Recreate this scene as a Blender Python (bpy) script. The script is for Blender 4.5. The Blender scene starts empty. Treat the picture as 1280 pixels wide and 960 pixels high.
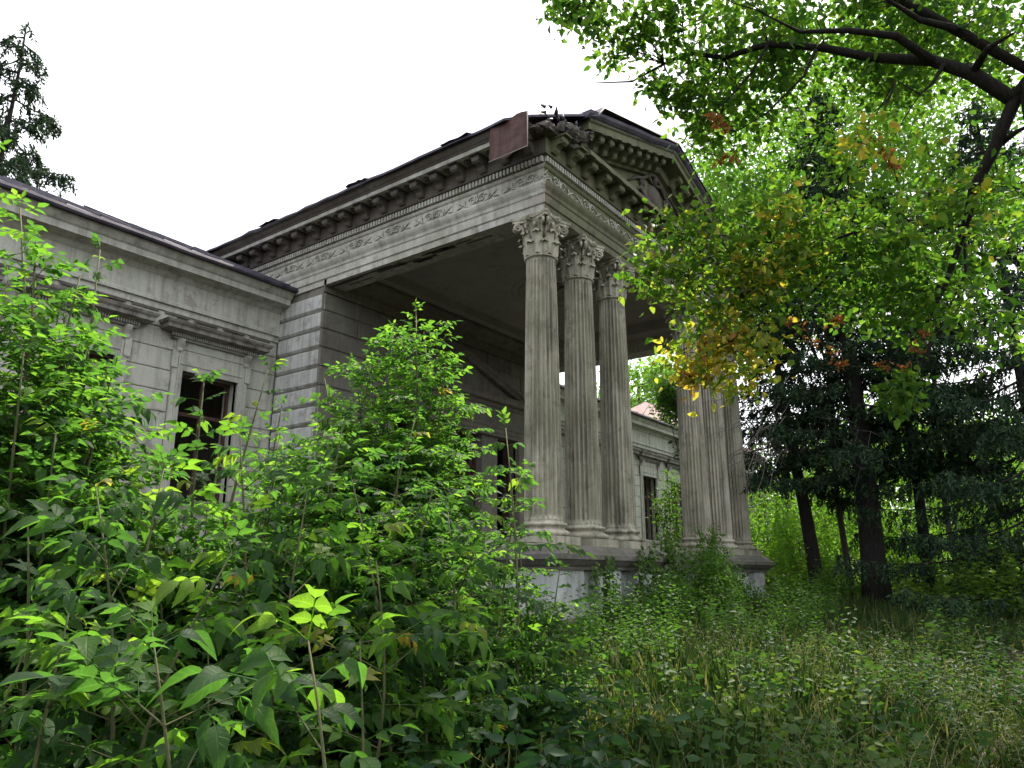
import bpy, bmesh, math, random
import numpy as np
from mathutils import Vector, Matrix, noise
random.seed(7); rng = np.random.default_rng(7)
R = math.radians; PI = math.pi
S = bpy.context.scene; COL = S.collection

# ------------------------------------------------------------------ camera
F_PX, YAW, PITCH = 931.0, R(36.6), R(14.4)
cam = bpy.data.cameras.new('camera'); cam.sensor_width = 36; cam.lens = 36*F_PX/1280; cam.clip_end = 2000; cam.clip_start = .05
co = bpy.data.objects.new('camera', cam); COL.objects.link(co); S.camera = co
fw = Vector((math.cos(YAW)*math.cos(PITCH), math.sin(YAW)*math.cos(PITCH), math.sin(PITCH)))
rt = Vector((math.sin(YAW), -math.cos(YAW), 0)); up = rt.cross(fw)
co.rotation_euler = Matrix((rt, up, -fw)).transposed().to_euler(); co.location = (0, 0, 0)
def at(u, v, d):
    r = (fw*F_PX + rt*(u-640) - up*(v-480)).normalized(); return r*d

# ------------------------------------------------------------------ world, sun, exposure
SUN_EL, SUN_AZ = 58.0, 8.0      # azimuth measured from +X towards +Y
w = bpy.data.worlds.new('World'); S.world = w; w.use_nodes = True; nt = w.node_tree; nt.nodes.clear()
o_ = nt.nodes.new('ShaderNodeOutputWorld'); bg = nt.nodes.new('ShaderNodeBackground')
sk = nt.nodes.new('ShaderNodeTexSky'); sk.sky_type = 'NISHITA'; sk.sun_disc = False
sk.sun_elevation = R(SUN_EL); sk.sun_rotation = R(90-SUN_AZ); sk.dust_density = 3; sk.air_density = 1.0
tc = nt.nodes.new('ShaderNodeTexCoord'); nz = nt.nodes.new('ShaderNodeTexNoise'); nz.inputs['Scale'].default_value = 1.6
nz.inputs['Detail'].default_value = 6; nt.links.new(tc.outputs['Generated'], nz.inputs['Vector'])
cr = nt.nodes.new('ShaderNodeMapRange'); cr.inputs[1].default_value = .3; cr.inputs[2].default_value = .7
cr.inputs[3].default_value = .45; cr.inputs[4].default_value = .85; nt.links.new(nz.outputs['Fac'], cr.inputs[0])
mx = nt.nodes.new('ShaderNodeMix'); mx.data_type = 'RGBA'; nt.links.new(cr.outputs[0], mx.inputs[0])
nt.links.new(sk.outputs[0], mx.inputs[6]); mx.inputs[7].default_value = (9.6, 9.6, 9.6, 1)
nt.links.new(mx.outputs[2], bg.inputs[0]); bg.inputs[1].default_value = .13; nt.links.new(bg.outputs[0], o_.inputs[0])
sl = bpy.data.lights.new('sun', 'SUN'); sl.energy = 4.2; sl.angle = R(.6); sl.color = (1, .93, .8)
so = bpy.data.objects.new('sun', sl); COL.objects.link(so)
sd = Vector((math.cos(R(SUN_AZ))*math.cos(R(SUN_EL)), math.sin(R(SUN_AZ))*math.cos(R(SUN_EL)), math.sin(R(SUN_EL))))
so.rotation_euler = sd.to_track_quat('Z', 'Y').to_euler()
S.view_settings.view_transform = 'Standard'; S.view_settings.look = 'None'; S.view_settings.exposure = 1.12; S.view_settings.gamma = 1
S.cycles.max_bounces = 8; S.cycles.transparent_max_bounces = 8; S.cycles.transmission_bounces = 6; S.cycles.diffuse_bounces = 4

# ------------------------------------------------------------------ materials
def new_mat(name):
    m = bpy.data.materials.new(name); m.use_nodes = True; n = m.node_tree; n.nodes.clear()
    out = n.nodes.new('ShaderNodeOutputMaterial'); return m, n, out
def nn(n, t, **k):
    x = n.nodes.new(t)
    for a, b in k.items(): setattr(x, a, b)
    return x
def noise_n(n, vec, scale, detail=6, rough=.6, sx=(1, 1, 1)):
    mp = nn(n, 'ShaderNodeMapping'); mp.inputs['Scale'].default_value = sx; n.links.new(vec, mp.inputs['Vector'])
    t = nn(n, 'ShaderNodeTexNoise'); t.inputs['Scale'].default_value = scale; t.inputs['Detail'].default_value = detail
    t.inputs['Roughness'].default_value = rough; n.links.new(mp.outputs[0], t.inputs['Vector']); return t.outputs['Fac']
def ramp(n, fac, stops, interp='LINEAR'):
    r = nn(n, 'ShaderNodeValToRGB'); r.color_ramp.interpolation = interp; e = r.color_ramp.elements
    while len(e) < len(stops): e.new(.5)
    for el, (p, c) in zip(e, stops): el.position = p; el.color = tuple(c)+(1,) if len(c) == 3 else c
    n.links.new(fac, r.inputs[0]); return r.outputs[0]
def mixc(n, fac, a, b, mode='MIX'):
    m = nn(n, 'ShaderNodeMix', data_type='RGBA', blend_type=mode)
    if isinstance(fac, float): m.inputs[0].default_value = fac
    else: n.links.new(fac, m.inputs[0])
    for i, c in ((6, a), (7, b)):
        if isinstance(c, tuple): m.inputs[i].default_value = c+(1,)
        else: n.links.new(c, m.inputs[i])
    return m.outputs[2]
def stone(name, a, b, stain, patch=.5, streak=.6, rough=.9, bump=.35, moss=None, mossamt=.0):
    m, n, out = new_mat(name); g = nn(n, 'ShaderNodeNewGeometry'); P = g.outputs['Position']
    c = mixc(n, ramp(n, noise_n(n, P, 1.3, 8), [(.35, (0, 0, 0)), (.68, (1, 1, 1))]), a, b)
    f = ramp(n, noise_n(n, P, 1.0, 7, .65, (7, 7, .55)), [(.45, (0, 0, 0)), (.72, (streak,)*3)])
    c = mixc(n, f, c, stain)
    f = ramp(n, noise_n(n, P, 3.1, 9, .75), [(.52, (0, 0, 0)), (.66, (patch,)*3)])
    c = mixc(n, f, c, tuple(x*.55 for x in stain))
    fl = noise_n(n, P, .85, 7, .62); fm = ramp(n, fl, [(.655, (0, 0, 0)), (.67, (1, 1, 1))]); c = mixc(n, fm, c, mixc(n, .5, a, (.20, .15, .115)))
    c = mixc(n, ramp(n, noise_n(n, P, 1.0, 5, .6, (3.2, 3.2, .22)), [(.56, (0, 0, 0)), (.70, (.42*streak,)*3)]), c, tuple(x*.6 for x in stain))
    if moss:
        f = ramp(n, noise_n(n, P, .9, 6, .7), [(.42, (0, 0, 0)), (.62, (mossamt,)*3)]); c = mixc(n, f, c, moss)
    fine = noise_n(n, P, 38, 6, .7); c = mixc(n, .35, c, ramp(n, fine, [(.3, (.35,)*3), (.7, (1, 1, 1))]), 'MULTIPLY')
    p = nn(n, 'ShaderNodeBsdfPrincipled'); p.inputs['Roughness'].default_value = rough; n.links.new(c, p.inputs['Base Color'])
    p.inputs['Specular IOR Level'].default_value = .2
    bp = nn(n, 'ShaderNodeBump'); bp.inputs['Strength'].default_value = bump; bp.inputs['Distance'].default_value = .02
    mixh = nn(n, 'ShaderNodeMath', operation='ADD'); n.links.new(fine, mixh.inputs[0]); n.links.new(noise_n(n, P, 7, 8, .7), mixh.inputs[1])
    mh2 = nn(n, 'ShaderNodeMath', operation='MULTIPLY_ADD'); n.links.new(fm, mh2.inputs[0]); mh2.inputs[1].default_value = -1.2; n.links.new(mixh.outputs[0], mh2.inputs[2]); n.links.new(mh2.outputs[0], bp.inputs['Height']); n.links.new(bp.outputs[0], p.inputs['Normal'])
    n.links.new(p.outputs[0], out.inputs[0]); return m
def flat(name, a, b, scale=8, rough=.8, metal=0., bump=.2, sx=(1, 1, 1)):
    m, n, out = new_mat(name); g = nn(n, 'ShaderNodeNewGeometry'); P = g.outputs['Position']
    f = noise_n(n, P, scale, 7, .65, sx); c = mixc(n, ramp(n, f, [(.35, (0, 0, 0)), (.65, (1, 1, 1))]), a, b)
    p = nn(n, 'ShaderNodeBsdfPrincipled'); p.inputs['Roughness'].default_value = rough; p.inputs['Metallic'].default_value = metal
    p.inputs['Specular IOR Level'].default_value = .25
    bp = nn(n, 'ShaderNodeBump'); bp.inputs['Strength'].default_value = bump; bp.inputs['Distance'].default_value = .03
    n.links.new(f, bp.inputs['Height']); n.links.new(bp.outputs[0], p.inputs['Normal'])
    n.links.new(c, p.inputs['Base Color']); n.links.new(p.outputs[0], out.inputs[0]); return m
def leafmat(name, stops, obj=False, trans=.5, rough=.55, tgain=1.5, spec=.22):
    m, n, out = new_mat(name)
    if obj: fac = nn(n, 'ShaderNodeObjectInfo').outputs['Random']
    else: a = nn(n, 'ShaderNodeAttribute'); a.attribute_name = 'hue'; fac = a.outputs['Fac']
    c = ramp(n, fac, stops)
    g = nn(n, 'ShaderNodeNewGeometry'); v = noise_n(n, g.outputs['Position'], 30, 3)
    c = mixc(n, .5, c, ramp(n, v, [(.3, (.55,)*3), (.7, (1, 1, 1))]), 'MULTIPLY')
    p = nn(n, 'ShaderNodeBsdfPrincipled'); p.inputs['Roughness'].default_value = rough; p.inputs['Specular IOR Level'].default_value = spec
    if obj:      # midrib, side veins and small brown specks
        a1 = nn(n, 'ShaderNodeAttribute'); a1.attribute_name = 'along'; a2 = nn(n, 'ShaderNodeAttribute'); a2.attribute_name = 'across'
        mm = nn(n, 'ShaderNodeMath', operation='MULTIPLY_ADD'); n.links.new(a2.outputs['Fac'], mm.inputs[0]); mm.inputs[1].default_value = -.22; n.links.new(a1.outputs['Fac'], mm.inputs[2])
        sn = nn(n, 'ShaderNodeMath', operation='MULTIPLY'); n.links.new(mm.outputs[0], sn.inputs[0]); sn.inputs[1].default_value = 48
        s2 = nn(n, 'ShaderNodeMath', operation='SINE'); n.links.new(sn.outputs[0], s2.inputs[0])
        side = ramp(n, s2.outputs[0], [(.72, (0, 0, 0)), (1, (.55,)*3)]); midr = ramp(n, a2.outputs['Fac'], [(.0, (1, 1, 1)), (.14, (0, 0, 0))])
        vv = mixc(n, 1.0, side, midr, 'LIGHTEN'); light = mixc(n, 1.0, c, (1.5, 1.45, 1.5), 'MULTIPLY'); c = mixc(n, vv, c, light)
        c = mixc(n, ramp(n, noise_n(n, g.outputs['Position'], 55, 4), [(.70, (0, 0, 0)), (.74, (.8,)*3)]), c, (.10, .06, .02))
        bp = nn(n, 'ShaderNodeBump'); bp.inputs['Strength'].default_value = .5; bp.inputs['Distance'].default_value = .004; bp.invert = True; n.links.new(vv, bp.inputs['Height']); n.links.new(bp.outputs[0], p.inputs['Normal'])
    n.links.new(c, p.inputs['Base Color'])
    tr = nn(n, 'ShaderNodeBsdfTranslucent'); tcol = mixc(n, 1.0, c, (tgain*1.15, tgain*1.25, tgain*.5), 'MULTIPLY'); n.links.new(tcol, tr.inputs[0])
    ms = nn(n, 'ShaderNodeMixShader'); ms.inputs[0].default_value = trans
    n.links.new(p.outputs[0], ms.inputs[1]); n.links.new(tr.outputs[0], ms.inputs[2]); n.links.new(ms.outputs[0], out.inputs[0]); return m

M = {}
M['wing'] = stone('grey_green_plaster', (.47, .48, .42), (.52, .515, .46), (.15, .14, .115), patch=.45, streak=.6)
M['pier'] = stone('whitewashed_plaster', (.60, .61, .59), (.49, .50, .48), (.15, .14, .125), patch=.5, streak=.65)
M['column'] = stone('weathered_column_stone', (.52, .49, .40), (.38, .36, .29), (.09, .085, .065), patch=.5, streak=.95, moss=(.17, .18, .10), mossamt=.35, bump=.5)
M['frieze'] = stone('entablature_stone', (.58, .575, .53), (.47, .46, .42), (.14, .13, .11), patch=.45, streak=.55, moss=(.22, .22, .14), mossamt=.4)
M['front'] = stone('mossy_shaded_front_stone', (.16, .16, .105), (.12, .12, .08), (.05, .05, .032), patch=.45, streak=.5, moss=(.15, .17, .08), mossamt=.5)  # moss, plus the shaded front's darkness painted into the base colour
M['dark'] = stone('dark_stone', (.15, .135, .12), (.11, .095, .085), (.045, .038, .034), patch=.4, streak=.5)  # dark brown stone for bed moulding, modillions, strips and broken corner
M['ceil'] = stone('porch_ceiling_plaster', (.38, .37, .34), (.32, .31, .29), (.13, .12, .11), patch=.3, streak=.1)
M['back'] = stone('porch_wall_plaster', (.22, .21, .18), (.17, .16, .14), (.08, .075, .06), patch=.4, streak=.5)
M['grime'] = stone('grimy_moulding', (.30, .29, .26), (.20, .185, .165), (.06, .05, .045), patch=.85, streak=.8)
M['white'] = stone('whitewash', (.62, .64, .64), (.5, .52, .52), (.2, .21, .18), patch=.6, streak=.5)
M['plinth'] = stone('plinth_stone', (.20, .18, .17), (.15, .14, .13), (.06, .06, .05), patch=.5, streak=.5, moss=(.1, .12, .06), mossamt=.4, bump=.7)
M['roofdark'] = flat('old_roof_metal', (.035, .03, .05), (.09, .08, .10), 3, .6, .3)
M['roofred'] = flat('red_roof_metal', (.24, .15, .14), (.33, .25, .23), 1.5, .6, .2)
M['rust'] = stone('rusty_sheet', (.075, .032, .026), (.035, .018, .016), (.16, .12, .10), patch=.35, streak=.45, rough=.6)
M['wood'] = flat('old_brown_wood', (.045, .022, .018), (.075, .04, .032), 6, .7, 0, .3, (4, 4, .5))
M['paintwood'] = flat('grey_painted_wood', (.24, .22, .19), (.30, .28, .25), 6, .7)
M['room'] = flat('dark_room_plaster', (.05, .045, .04), (.07, .065, .06), 2, .95)
M['bark'] = flat('dark_bark', (.014, .012, .012), (.032, .028, .026), 9, .95, 0, 1.0, (3, 3, .6))
M['barkgrey'] = flat('grey_bark', (.05, .045, .04), (.10, .09, .08), 12, .95, 0, 1.0, (3, 3, .7))
M['stem'] = flat('green_stem', (.05, .07, .025), (.11, .10, .05), 12, .7)
M['twig'] = flat('dead_grey_twig', (.22, .20, .18), (.14, .12, .11), 20, .9)
M['soil'] = flat('leaf_litter_soil', (.022, .020, .013), (.045, .036, .022), 5, 1., 0, 1.)
GREEN = [(0, (.022, .055, .02)), (.35, (.035, .085, .024)), (.65, (.05, .115, .022)), (.9, (.085, .165, .026)), (.99, (.12, .18, .03)), (.998, (.22, .16, .04))]
M['elder'] = leafmat('box_elder_leaf', GREEN, obj=True, trans=.6, tgain=2.2)
M['elderfar'] = leafmat('box_elder_leaf_far', GREEN, trans=.6, tgain=2.5)
TREE = [(0, (.03, .085, .02)), (.35, (.065, .145, .025)), (.68, (.125, .21, .034)), (.74, (.20, .26, .045)), (.80, (.40, .36, .07)), (.88, (.42, .27, .06)), (.93, (.26, .10, .05)), (1, (.18, .06, .04))]
M['tree'] = leafmat('turning_tree_leaf', TREE, trans=.55, tgain=1.55)
M['robinia'] = leafmat('sunlit_crown_leaf', [(0, (.05, .13, .02)), (.5, (.09, .20, .025)), (1, (.15, .26, .035))], trans=.5, tgain=1.7)
M['needle'] = leafmat('spruce_needles', [(0, (.017, .036, .022)), (.6, (.036, .068, .034)), (1, (.065, .105, .045))], trans=.1, tgain=1.1, spec=.08, rough=.8)
M['grass'] = leafmat('grass_blade', [(0, (.024, .055, .015)), (.5, (.05, .09, .024)), (.85, (.10, .12, .04)), (1, (.27, .23, .12))], trans=.4)
M['herb'] = leafmat('herb_leaf', [(0, (.014, .042, .024)), (.5, (.03, .078, .028)), (.85, (.06, .115, .028)), (1, (.14, .18, .04))], trans=.45, tgain=1.5)
M['wood_far'] = leafmat('far_foliage', [(0, (.03, .07, .02)), (.5, (.07, .15, .025)), (1, (.14, .22, .03))], trans=.45, tgain=1.6)

# ------------------------------------------------------------------ mesh helpers
class MB:
    def __init__(s): s.v = []; s.f = []; s.sm = []
    def add(s, vs, fs, smooth=False):
        o = len(s.v); s.v += [tuple(v) for v in vs]; s.f += [tuple(i+o for i in f) for f in fs]; s.sm += [smooth]*len(fs); return s
    def box(s, x0, x1, y0, y1, z0, z1):
        vs = [(x, y, z) for z in (z0, z1) for x, y in ((x0, y0), (x1, y0), (x1, y1), (x0, y1))]
        return s.add(vs, [(0, 3, 2, 1), (4, 5, 6, 7), (0, 1, 5, 4), (1, 2, 6, 5), (2, 3, 7, 6), (3, 0, 4, 7)])
    def tube(s, pts, rad, n=6, cap=True):
        pts = [Vector(p) for p in pts]; k = len(pts)
        if not hasattr(rad, '__len__'): rad = [rad]*k
        vs = []; ref = Vector((0, 0, 1))
        for i, p in enumerate(pts):
            t = (pts[min(i+1, k-1)]-pts[max(i-1, 0)]).normalized()
            if abs(t.dot(ref)) > .95: ref = Vector((1, 0, 0)) if abs(t.x) < .9 else Vector((0, 1, 0))
            a = t.cross(ref).normalized(); b = t.cross(a); ref = -b if False else ref
            for j in range(n):
                th = 2*PI*j/n; vs.append(p+(a*math.cos(th)+b*math.sin(th))*rad[i])
        fs = [(i*n+j, i*n+(j+1) % n, (i+1)*n+(j+1) % n, (i+1)*n+j) for i in range(k-1) for j in range(n)]
        if cap: fs += [tuple(range(n))[::-1], tuple((k-1)*n+j for j in range(n))]
        return s.add(vs, fs, True)
    def sweep(s, path, outs, prof, ups=None, close=True):
        # profile points (out, up); closed cross-section
        m = len(prof); vs = []
        for p, o in zip(path, outs):
            p = Vector(p); o = Vector(o)
            for a, b in prof: vs.append(p+o*a+Vector((0, 0, b)))
        k = len(path); fs = []
        for i in range(k-1):
            for j in range(m if close else m-1): fs.append((i*m+j, i*m+(j+1) % m, (i+1)*m+(j+1) % m, (i+1)*m+j))
        fs += [tuple(range(m)), tuple((k-1)*m+j for j in range(m))[::-1]]
        return s.add(vs, fs)
    def lathe(s, prof, n=32, c=(0, 0, 0), capt=True):
        vs = [(c[0]+r*math.cos(2*PI*j/n), c[1]+r*math.sin(2*PI*j/n), c[2]+z) for r, z in prof for j in range(n)]
        k = len(prof); fs = [(i*n+j, i*n+(j+1) % n, (i+1)*n+(j+1) % n, (i+1)*n+j) for i in range(k-1) for j in range(n)]
        s.add(vs, fs, True)
        if capt: s.add([vs[j] for j in range(n)], [tuple(range(n))[::-1]]); s.add([vs[(k-1)*n+j] for j in range(n)], [tuple(range(n))])
        return s
    def mesh(s, name, mat):
        me = bpy.data.meshes.new(name); me.from_pydata(s.v, [], s.f); me.validate(clean_customdata=False)
        if len(me.polygons) == len(s.sm): me.polygons.foreach_set('use_smooth', s.sm)
        bm = bmesh.new(); bm.from_mesh(me); bmesh.ops.recalc_face_normals(bm, faces=bm.faces); bm.to_mesh(me); bm.free()
        me.materials.append(M[mat] if isinstance(mat, str) else mat); return me
    def build(s, name, mat, parent=None, loc=None):
        return link(name, s.mesh(name, mat), parent, loc)
def link(name, me, parent=None, loc=None, mat=None):
    o = bpy.data.objects.new(name, me); COL.objects.link(o)
    if parent: o.parent = parent
    if mat is not None: o.matrix_basis = mat
    elif loc is not None: o.location = loc
    return o
def thing(name, label, cat, loc=(0, 0, 0), group=None):
    o = bpy.data.objects.new(name, None); COL.objects.link(o); o.location = loc; o.empty_display_size = .2
    o['label'] = label; o['category'] = cat
    if group: o['group'] = group
    return o
def tag(o, label=None, cat=None, group=None, kind=None):
    for k, v in (('label', label), ('category', cat), ('group', group), ('kind', kind)):
        if v: o[k] = v
    return o
def chamf(w, d, h, c=.018):
    """block with chamfered front edges; front face at y=0 facing -y, x 0..w, z 0..h"""
    vs = [(0, d, 0), (w, d, 0), (w, d, h), (0, d, h), (0, c, 0), (w, c, 0), (w, c, h), (0, c, h), (c, 0, c), (w-c, 0, c), (w-c, 0, h-c), (c, 0, h-c)]
    fs = [(0, 1, 2, 3), (8, 9, 10, 11), (4, 5, 9, 8), (5, 6, 10, 9), (6, 7, 11, 10), (7, 4, 8, 11), (0, 4, 5, 1), (1, 5, 6, 2), (2, 6, 7, 3), (3, 7, 4, 0)]
    return vs, fs
_bc = {}
def block(w, h, mat, parent, loc, rz=0., d=.06, c=.018, name='block'):
    k = (round(w, 3), round(h, 3), mat, d, c)
    if k not in _bc:
        mb = MB(); mb.add(*chamf(w, d, h, c)); _bc[k] = mb.mesh(name, mat)
    o = link(name, _bc[k], parent); jit = random.uniform(-.004, .004)
    o.location = Vector(loc)+Vector((math.sin(rz)*jit, -math.cos(rz)*jit, 0)); o.rotation_euler.z = rz; return o

# ------------------------------------------------------------------ ground
def gz(x, y):
    d = math.hypot(x, y); t = min(1, d/26); t = t*t*(3-2*t)
    return -1.55+.75*t+.10*noise.noise(Vector((x*.25, y*.25, 0)))+(max(0, d-30)*.02)
def make_ground():
    rs = [0, .6, 1.2, 2, 3, 4, 5, 6, 7, 8, 9, 10, 11, 12, 14, 16, 18, 20, 23, 26, 30, 35, 42, 50, 65, 90, 140, 250, 500, 1200]; n = 96
    vs = [(0, 0, gz(0, 0))]; fs = []
    for r in rs[1:]:
        for j in range(n):
            a = 2*PI*j/n; x, y = r*math.cos(a), r*math.sin(a); vs.append((x, y, min(gz(x, y), 2.5)))
    for j in range(n): fs.append((0, 1+j, 1+(j+1) % n))
    for i in range(len(rs)-2):
        for j in range(n): a = 1+i*n; fs.append((a+j, a+n+j, a+n+(j+1) % n, a+(j+1) % n))
    mb = MB(); mb.add(vs, fs, True); tag(mb.build('ground', 'soil'), kind='structure')
make_ground()

# ------------------------------------------------------------------ mansion
CX = 15.1; X0 = 10.27; X1 = 2*CX-X0; YF = 6.89; YP = 13.0; YW = 14.6; FL = .30
H = thing('mansion', 'abandoned grey neoclassical mansion with a columned portico and long side wings', 'building', (CX, YP, -1.0))
H_inv = Matrix.Translation(-Vector(H.location))
def P_(name, mb, mat, parent=None):
    """part in world coordinates under mansion / part"""
    o = mb.build(name, mat, parent or H)
    if parent is None: o.matrix_parent_inverse = H_inv
    return o
def node(name):   # part root that only groups its sub-parts: keep a real mesh instead where possible
    return None
def mirx(x): return 2*CX-x

WINX = [8.65-2.72*i for i in range(8)]
WL = -13
COURSE = [5.88-.44*i for i in range(16)]
# wing walls with openings
ZS, ZT, HW = 1.45, 4.17, .66
def wing(side):
    f = (lambda x: x) if side < 0 else mirx
    def bx(mb, a, b, y0, y1, z0, z1): a, b = sorted((f(a), f(b))); mb.box(a, b, y0, y1, z0, z1)
    core = MB(); edges = sorted(WINX); T = YW+.5
    prev = WL
    for wx in edges:
        bx(core, prev, wx-HW, YW+.03, T, -1.5, 5.36); bx(core, wx-HW, wx+HW, YW+.03, T, ZT, 5.36); bx(core, wx-HW, wx+HW, YW+.03, T, -1.5, ZS); prev = wx+HW
    bx(core, prev, X0+.02, YW+.03, T, -1.5, 5.36)
    bx(core, WL, X0+.02, YW-.015, T+.0, 5.363, 6.5)
    bx(core, WL, X0+.02, YW+5.5, YW+5.7, -1.5, 6.5)     # corridor wall that closes the dark rooms
    bx(core, WL-.003, X0+.02, T+.01, YW+5.49, 6.3, 6.45); bx(core, WL-.003, X0+.02, T+.01, YW+5.49, .7, .85)
    bx(core, WL-.35, WL-.004, YW, YW+10.5, -1.5, 6.5)
    wall = P_('wing_wall', core, 'wing')
    # blocks
    segs = []; es = [-99]+edges
    prev = WL+.2
    for wx in edges: segs.append((prev, wx-.89)); prev = wx+.89
    segs.append((prev, X0-.02))
    for a, b in segs:
        for z in COURSE[1:]:
            if z < -1.2: continue
            z1 = min(z+.44, 5.36)-.022
            if b-a < .2 or z1-z < .1: continue
            aa = f(a) if side < 0 else f(b); block(b-a, z1-z, 'wing', wall, (aa, YW, z), 0, .05, .014)
    for wx in edges:                                           # courses under the windows
        for z in COURSE[1:]:
            if z+.44 > ZS-.1 or z < -1.2: continue
            aa = f(wx-.87) if side < 0 else f(wx+.87); block(1.74, .418, 'wing', wall, (aa, YW+.005, z), 0, .05, .014)
    # thin raised dark strips marking the slots of the band above the hoods
    ms = MB()
    x = WL
    while x < X0-.5: bx(ms, x+.08, x+.62, YW-.022, YW-.010, 5.325, 5.362); bx(ms, x+.08, x+.62, YW-.03, YW-.010, 5.30, 5.325); x += .68
    # cornice
    prof = [(0, 5.5), (.05, 5.5), (.05, 5.56), (.02, 5.60), (.02, 6.06), (.07, 6.10), (.12, 6.16), (.36, 6.20), (.40, 6.20), (.40, 6.33), (.44, 6.36), (.50, 6.44), (.52, 6.5), (0, 6.52)]
    mb = MB(); a, b = sorted((f(WL-.3), f(X0-.003)))
    mb.sweep([(a, YW-.02, 0), (b, YW-.02, 0)], [(0, -1, 0)]*2, prof)
    c = P_('wing_cornice', mb, 'wing')
    g = MB(); n = 44
    path = [(a+(b-a)*i/n, YW-.60+.012*noise.noise(Vector((i*.7, side, 0))), 6.50+.02*noise.noise(Vector((i*.5, side*3, 1)))) for i in range(n+1)]
    g.sweep(path, [(0, -1, 0)]*(n+1), [(-.13, .0), (.05, -.01), (.07, .03), (.05, .09), (.03, .05), (-.13, .045)])
    P_('gutter', g, 'roofdark', c); 
    o = P_('band', ms, 'dark', wall)
    # windows
    for wx in edges:
        cxx = f(wx); m = MB()
        m.box(cxx-.88, cxx-HW, YW-.045, YW+.12, ZS-.12, 4.55); m.box(cxx+HW, cxx+.88, YW-.045, YW+.12, ZS-.12, 4.55)
        m.box(cxx-HW+.001, cxx+HW-.001, YW-.045, YW+.12, ZT, 4.55)
        m.box(cxx-.93, cxx-.80, YW-.075, YW-.046, 4.20, 4.58); m.box(cxx+.80, cxx+.93, YW-.075, YW-.046, 4.20, 4.58)
        m.box(cxx-.78, cxx-.74, YW-.065, YW-.046, ZS, 4.49); m.box(cxx+.74, cxx+.78, YW-.065, YW-.046, ZS, 4.49); m.box(cxx-.74, cxx+.74, YW-.065, YW-.046, 4.30, 4.34)
        m.box(cxx-.9, cxx+.9, YW-.03, YW+.02, 4.553, 4.85)
        m.box(cxx-.9, cxx+.9, YW-.05, YW-.031, 4.62, 4.65)
        wn = P_('window', m, 'wing')
        hd = MB()
        pr = [(0, 4.80), (.06, 4.80), (.06, 4.92), (.20, 4.94), (.30, 4.96), (.30, 5.03), (.34, 5.07), (.36, 5.12), (.10, 5.18), (0, 5.20)]
        def hp(o_): return o_
        x0, x1 = cxx-.92, cxx+.92
        hd.sweep([(x0, YW+.01, 0), (x0, YW-.03, 0), (x1, YW-.03, 0), (x1, YW+.01, 0)], [(-1, 0, 0), (-1, -1, 0), (1, -1, 0), (1, 0, 0)], pr)
        P_('hood', hd, 'grime', wn)
        dn = MB(); k = 40
        for i in range(k):
            xx = x0-.1+(x1-x0+.2)*(i+.25)/k; dn.box(xx, xx+.028, YW-.14, YW-.088, 4.86, 4.93)
        P_('dentil_row', dn, 'wing', wn)
        for sx in (-1, 1):
            b_ = MB(); q = cxx+sx*.80
            prb = [(0, 4.56), (.04, 4.55), (.06, 4.58), (.055, 4.63), (.08, 4.67), (.12, 4.72), (.15, 4.78), (.15, 4.81), (0, 4.81)]
            b_.sweep([(q-.055, YW-.048, 0), (q+.055, YW-.048, 0)], [(0, -1, 0)]*2, prb); P_('bracket', b_, 'wing', wn)
        sb = MB(); sb.sweep([(cxx-.98, YW, 0), (cxx+.98, YW, 0)], [(0, -1, 0)]*2, [(0, ZS-.16), (.10, ZS-.14), (.14, ZS-.06), (.14, ZS-.01), (-.3, ZS+.01), (-.3, ZS-.10)]); P_('sill', sb, 'wing', wn)
        fr = MB(); yy = YW+.26
        for a_, b2 in ((-HW, -HW+.07), (HW-.07, HW), (-.035, .035)): fr.box(cxx+a_, cxx+b2, yy, yy+.06, ZS+.01, ZT)
        fr.box(cxx-HW+.071, cxx+HW-.071, yy+.003, yy+.057, 3.28, 3.36); fr.box(cxx-HW+.071, cxx+HW-.071, yy+.003, yy+.057, ZT-.07, ZT); fr.box(cxx-HW+.071, cxx+HW-.071, yy+.003, yy+.057, ZS+.01, ZS+.08)
        P_('sash', fr, 'wood', wn)
    # roof: panels of standing seam metal
    e0, e1 = (YW-.62, 6.58), (YW+5.0, 9.35 if side < 0 else 8.7); pw = .62; Ls = math.hypot(e1[0]-e0[0], e1[1]-e0[1]); ang = math.atan2(e1[1]-e0[1], e1[0]-e0[0])
    base = MB(); a, b = sorted((f(WL-.5), f(X0+.3)))
    base.add([(a, e1[0], e1[1]-.03), (b, e1[0], e1[1]-.03), (b, YW+11, 6.5), (a, YW+11, 6.5), (a, e0[0]+.05, e0[1]-.05), (b, e0[0]+.05, e0[1]-.05)], [(0, 1, 2, 3), (0, 4, 5, 1), (0, 3, 4), (1, 5, 2)])
    mt = 'roofdark' if side < 0 else 'roofred'
    rf = P_('wing_roof', base, mt)
    pmv = []
    for q in range(4):
        pm = MB(); n = 8; vs = []
        for i in range(n+1):
            t = Ls*i/n; s_ = (.02*random.random() if i else -.03*random.random())
            vs += [(0, t if i else -.02*random.random(), 0), (pw-.03, t if i else -.05*random.random(), .012*random.random()), (pw-.03, t, .045), (pw, t, .045), (pw, t, -.02), (0, t, -.02)]
        m6 = 6; fs = [(i*m6+j, i*m6+(j+1) % m6, (i+1)*m6+(j+1) % m6, (i+1)*m6+j) for i in range(n) for j in range(m6)]+[tuple(range(6)), tuple(n*6+j for j in range(6))[::-1]]
        pm.add(vs, fs); pmv.append(pm.mesh('roof_panel', mt))
    x = a; 
    while x < b-.1:
        o = link('roof_panel', random.choice(pmv), rf); o.location = (x, e0[0], e0[1]+random.uniform(-.01, .015)); o.rotation_euler.x = ang+random.uniform(-.002, .002); x += pw
wing(-1); wing(1)
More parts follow.
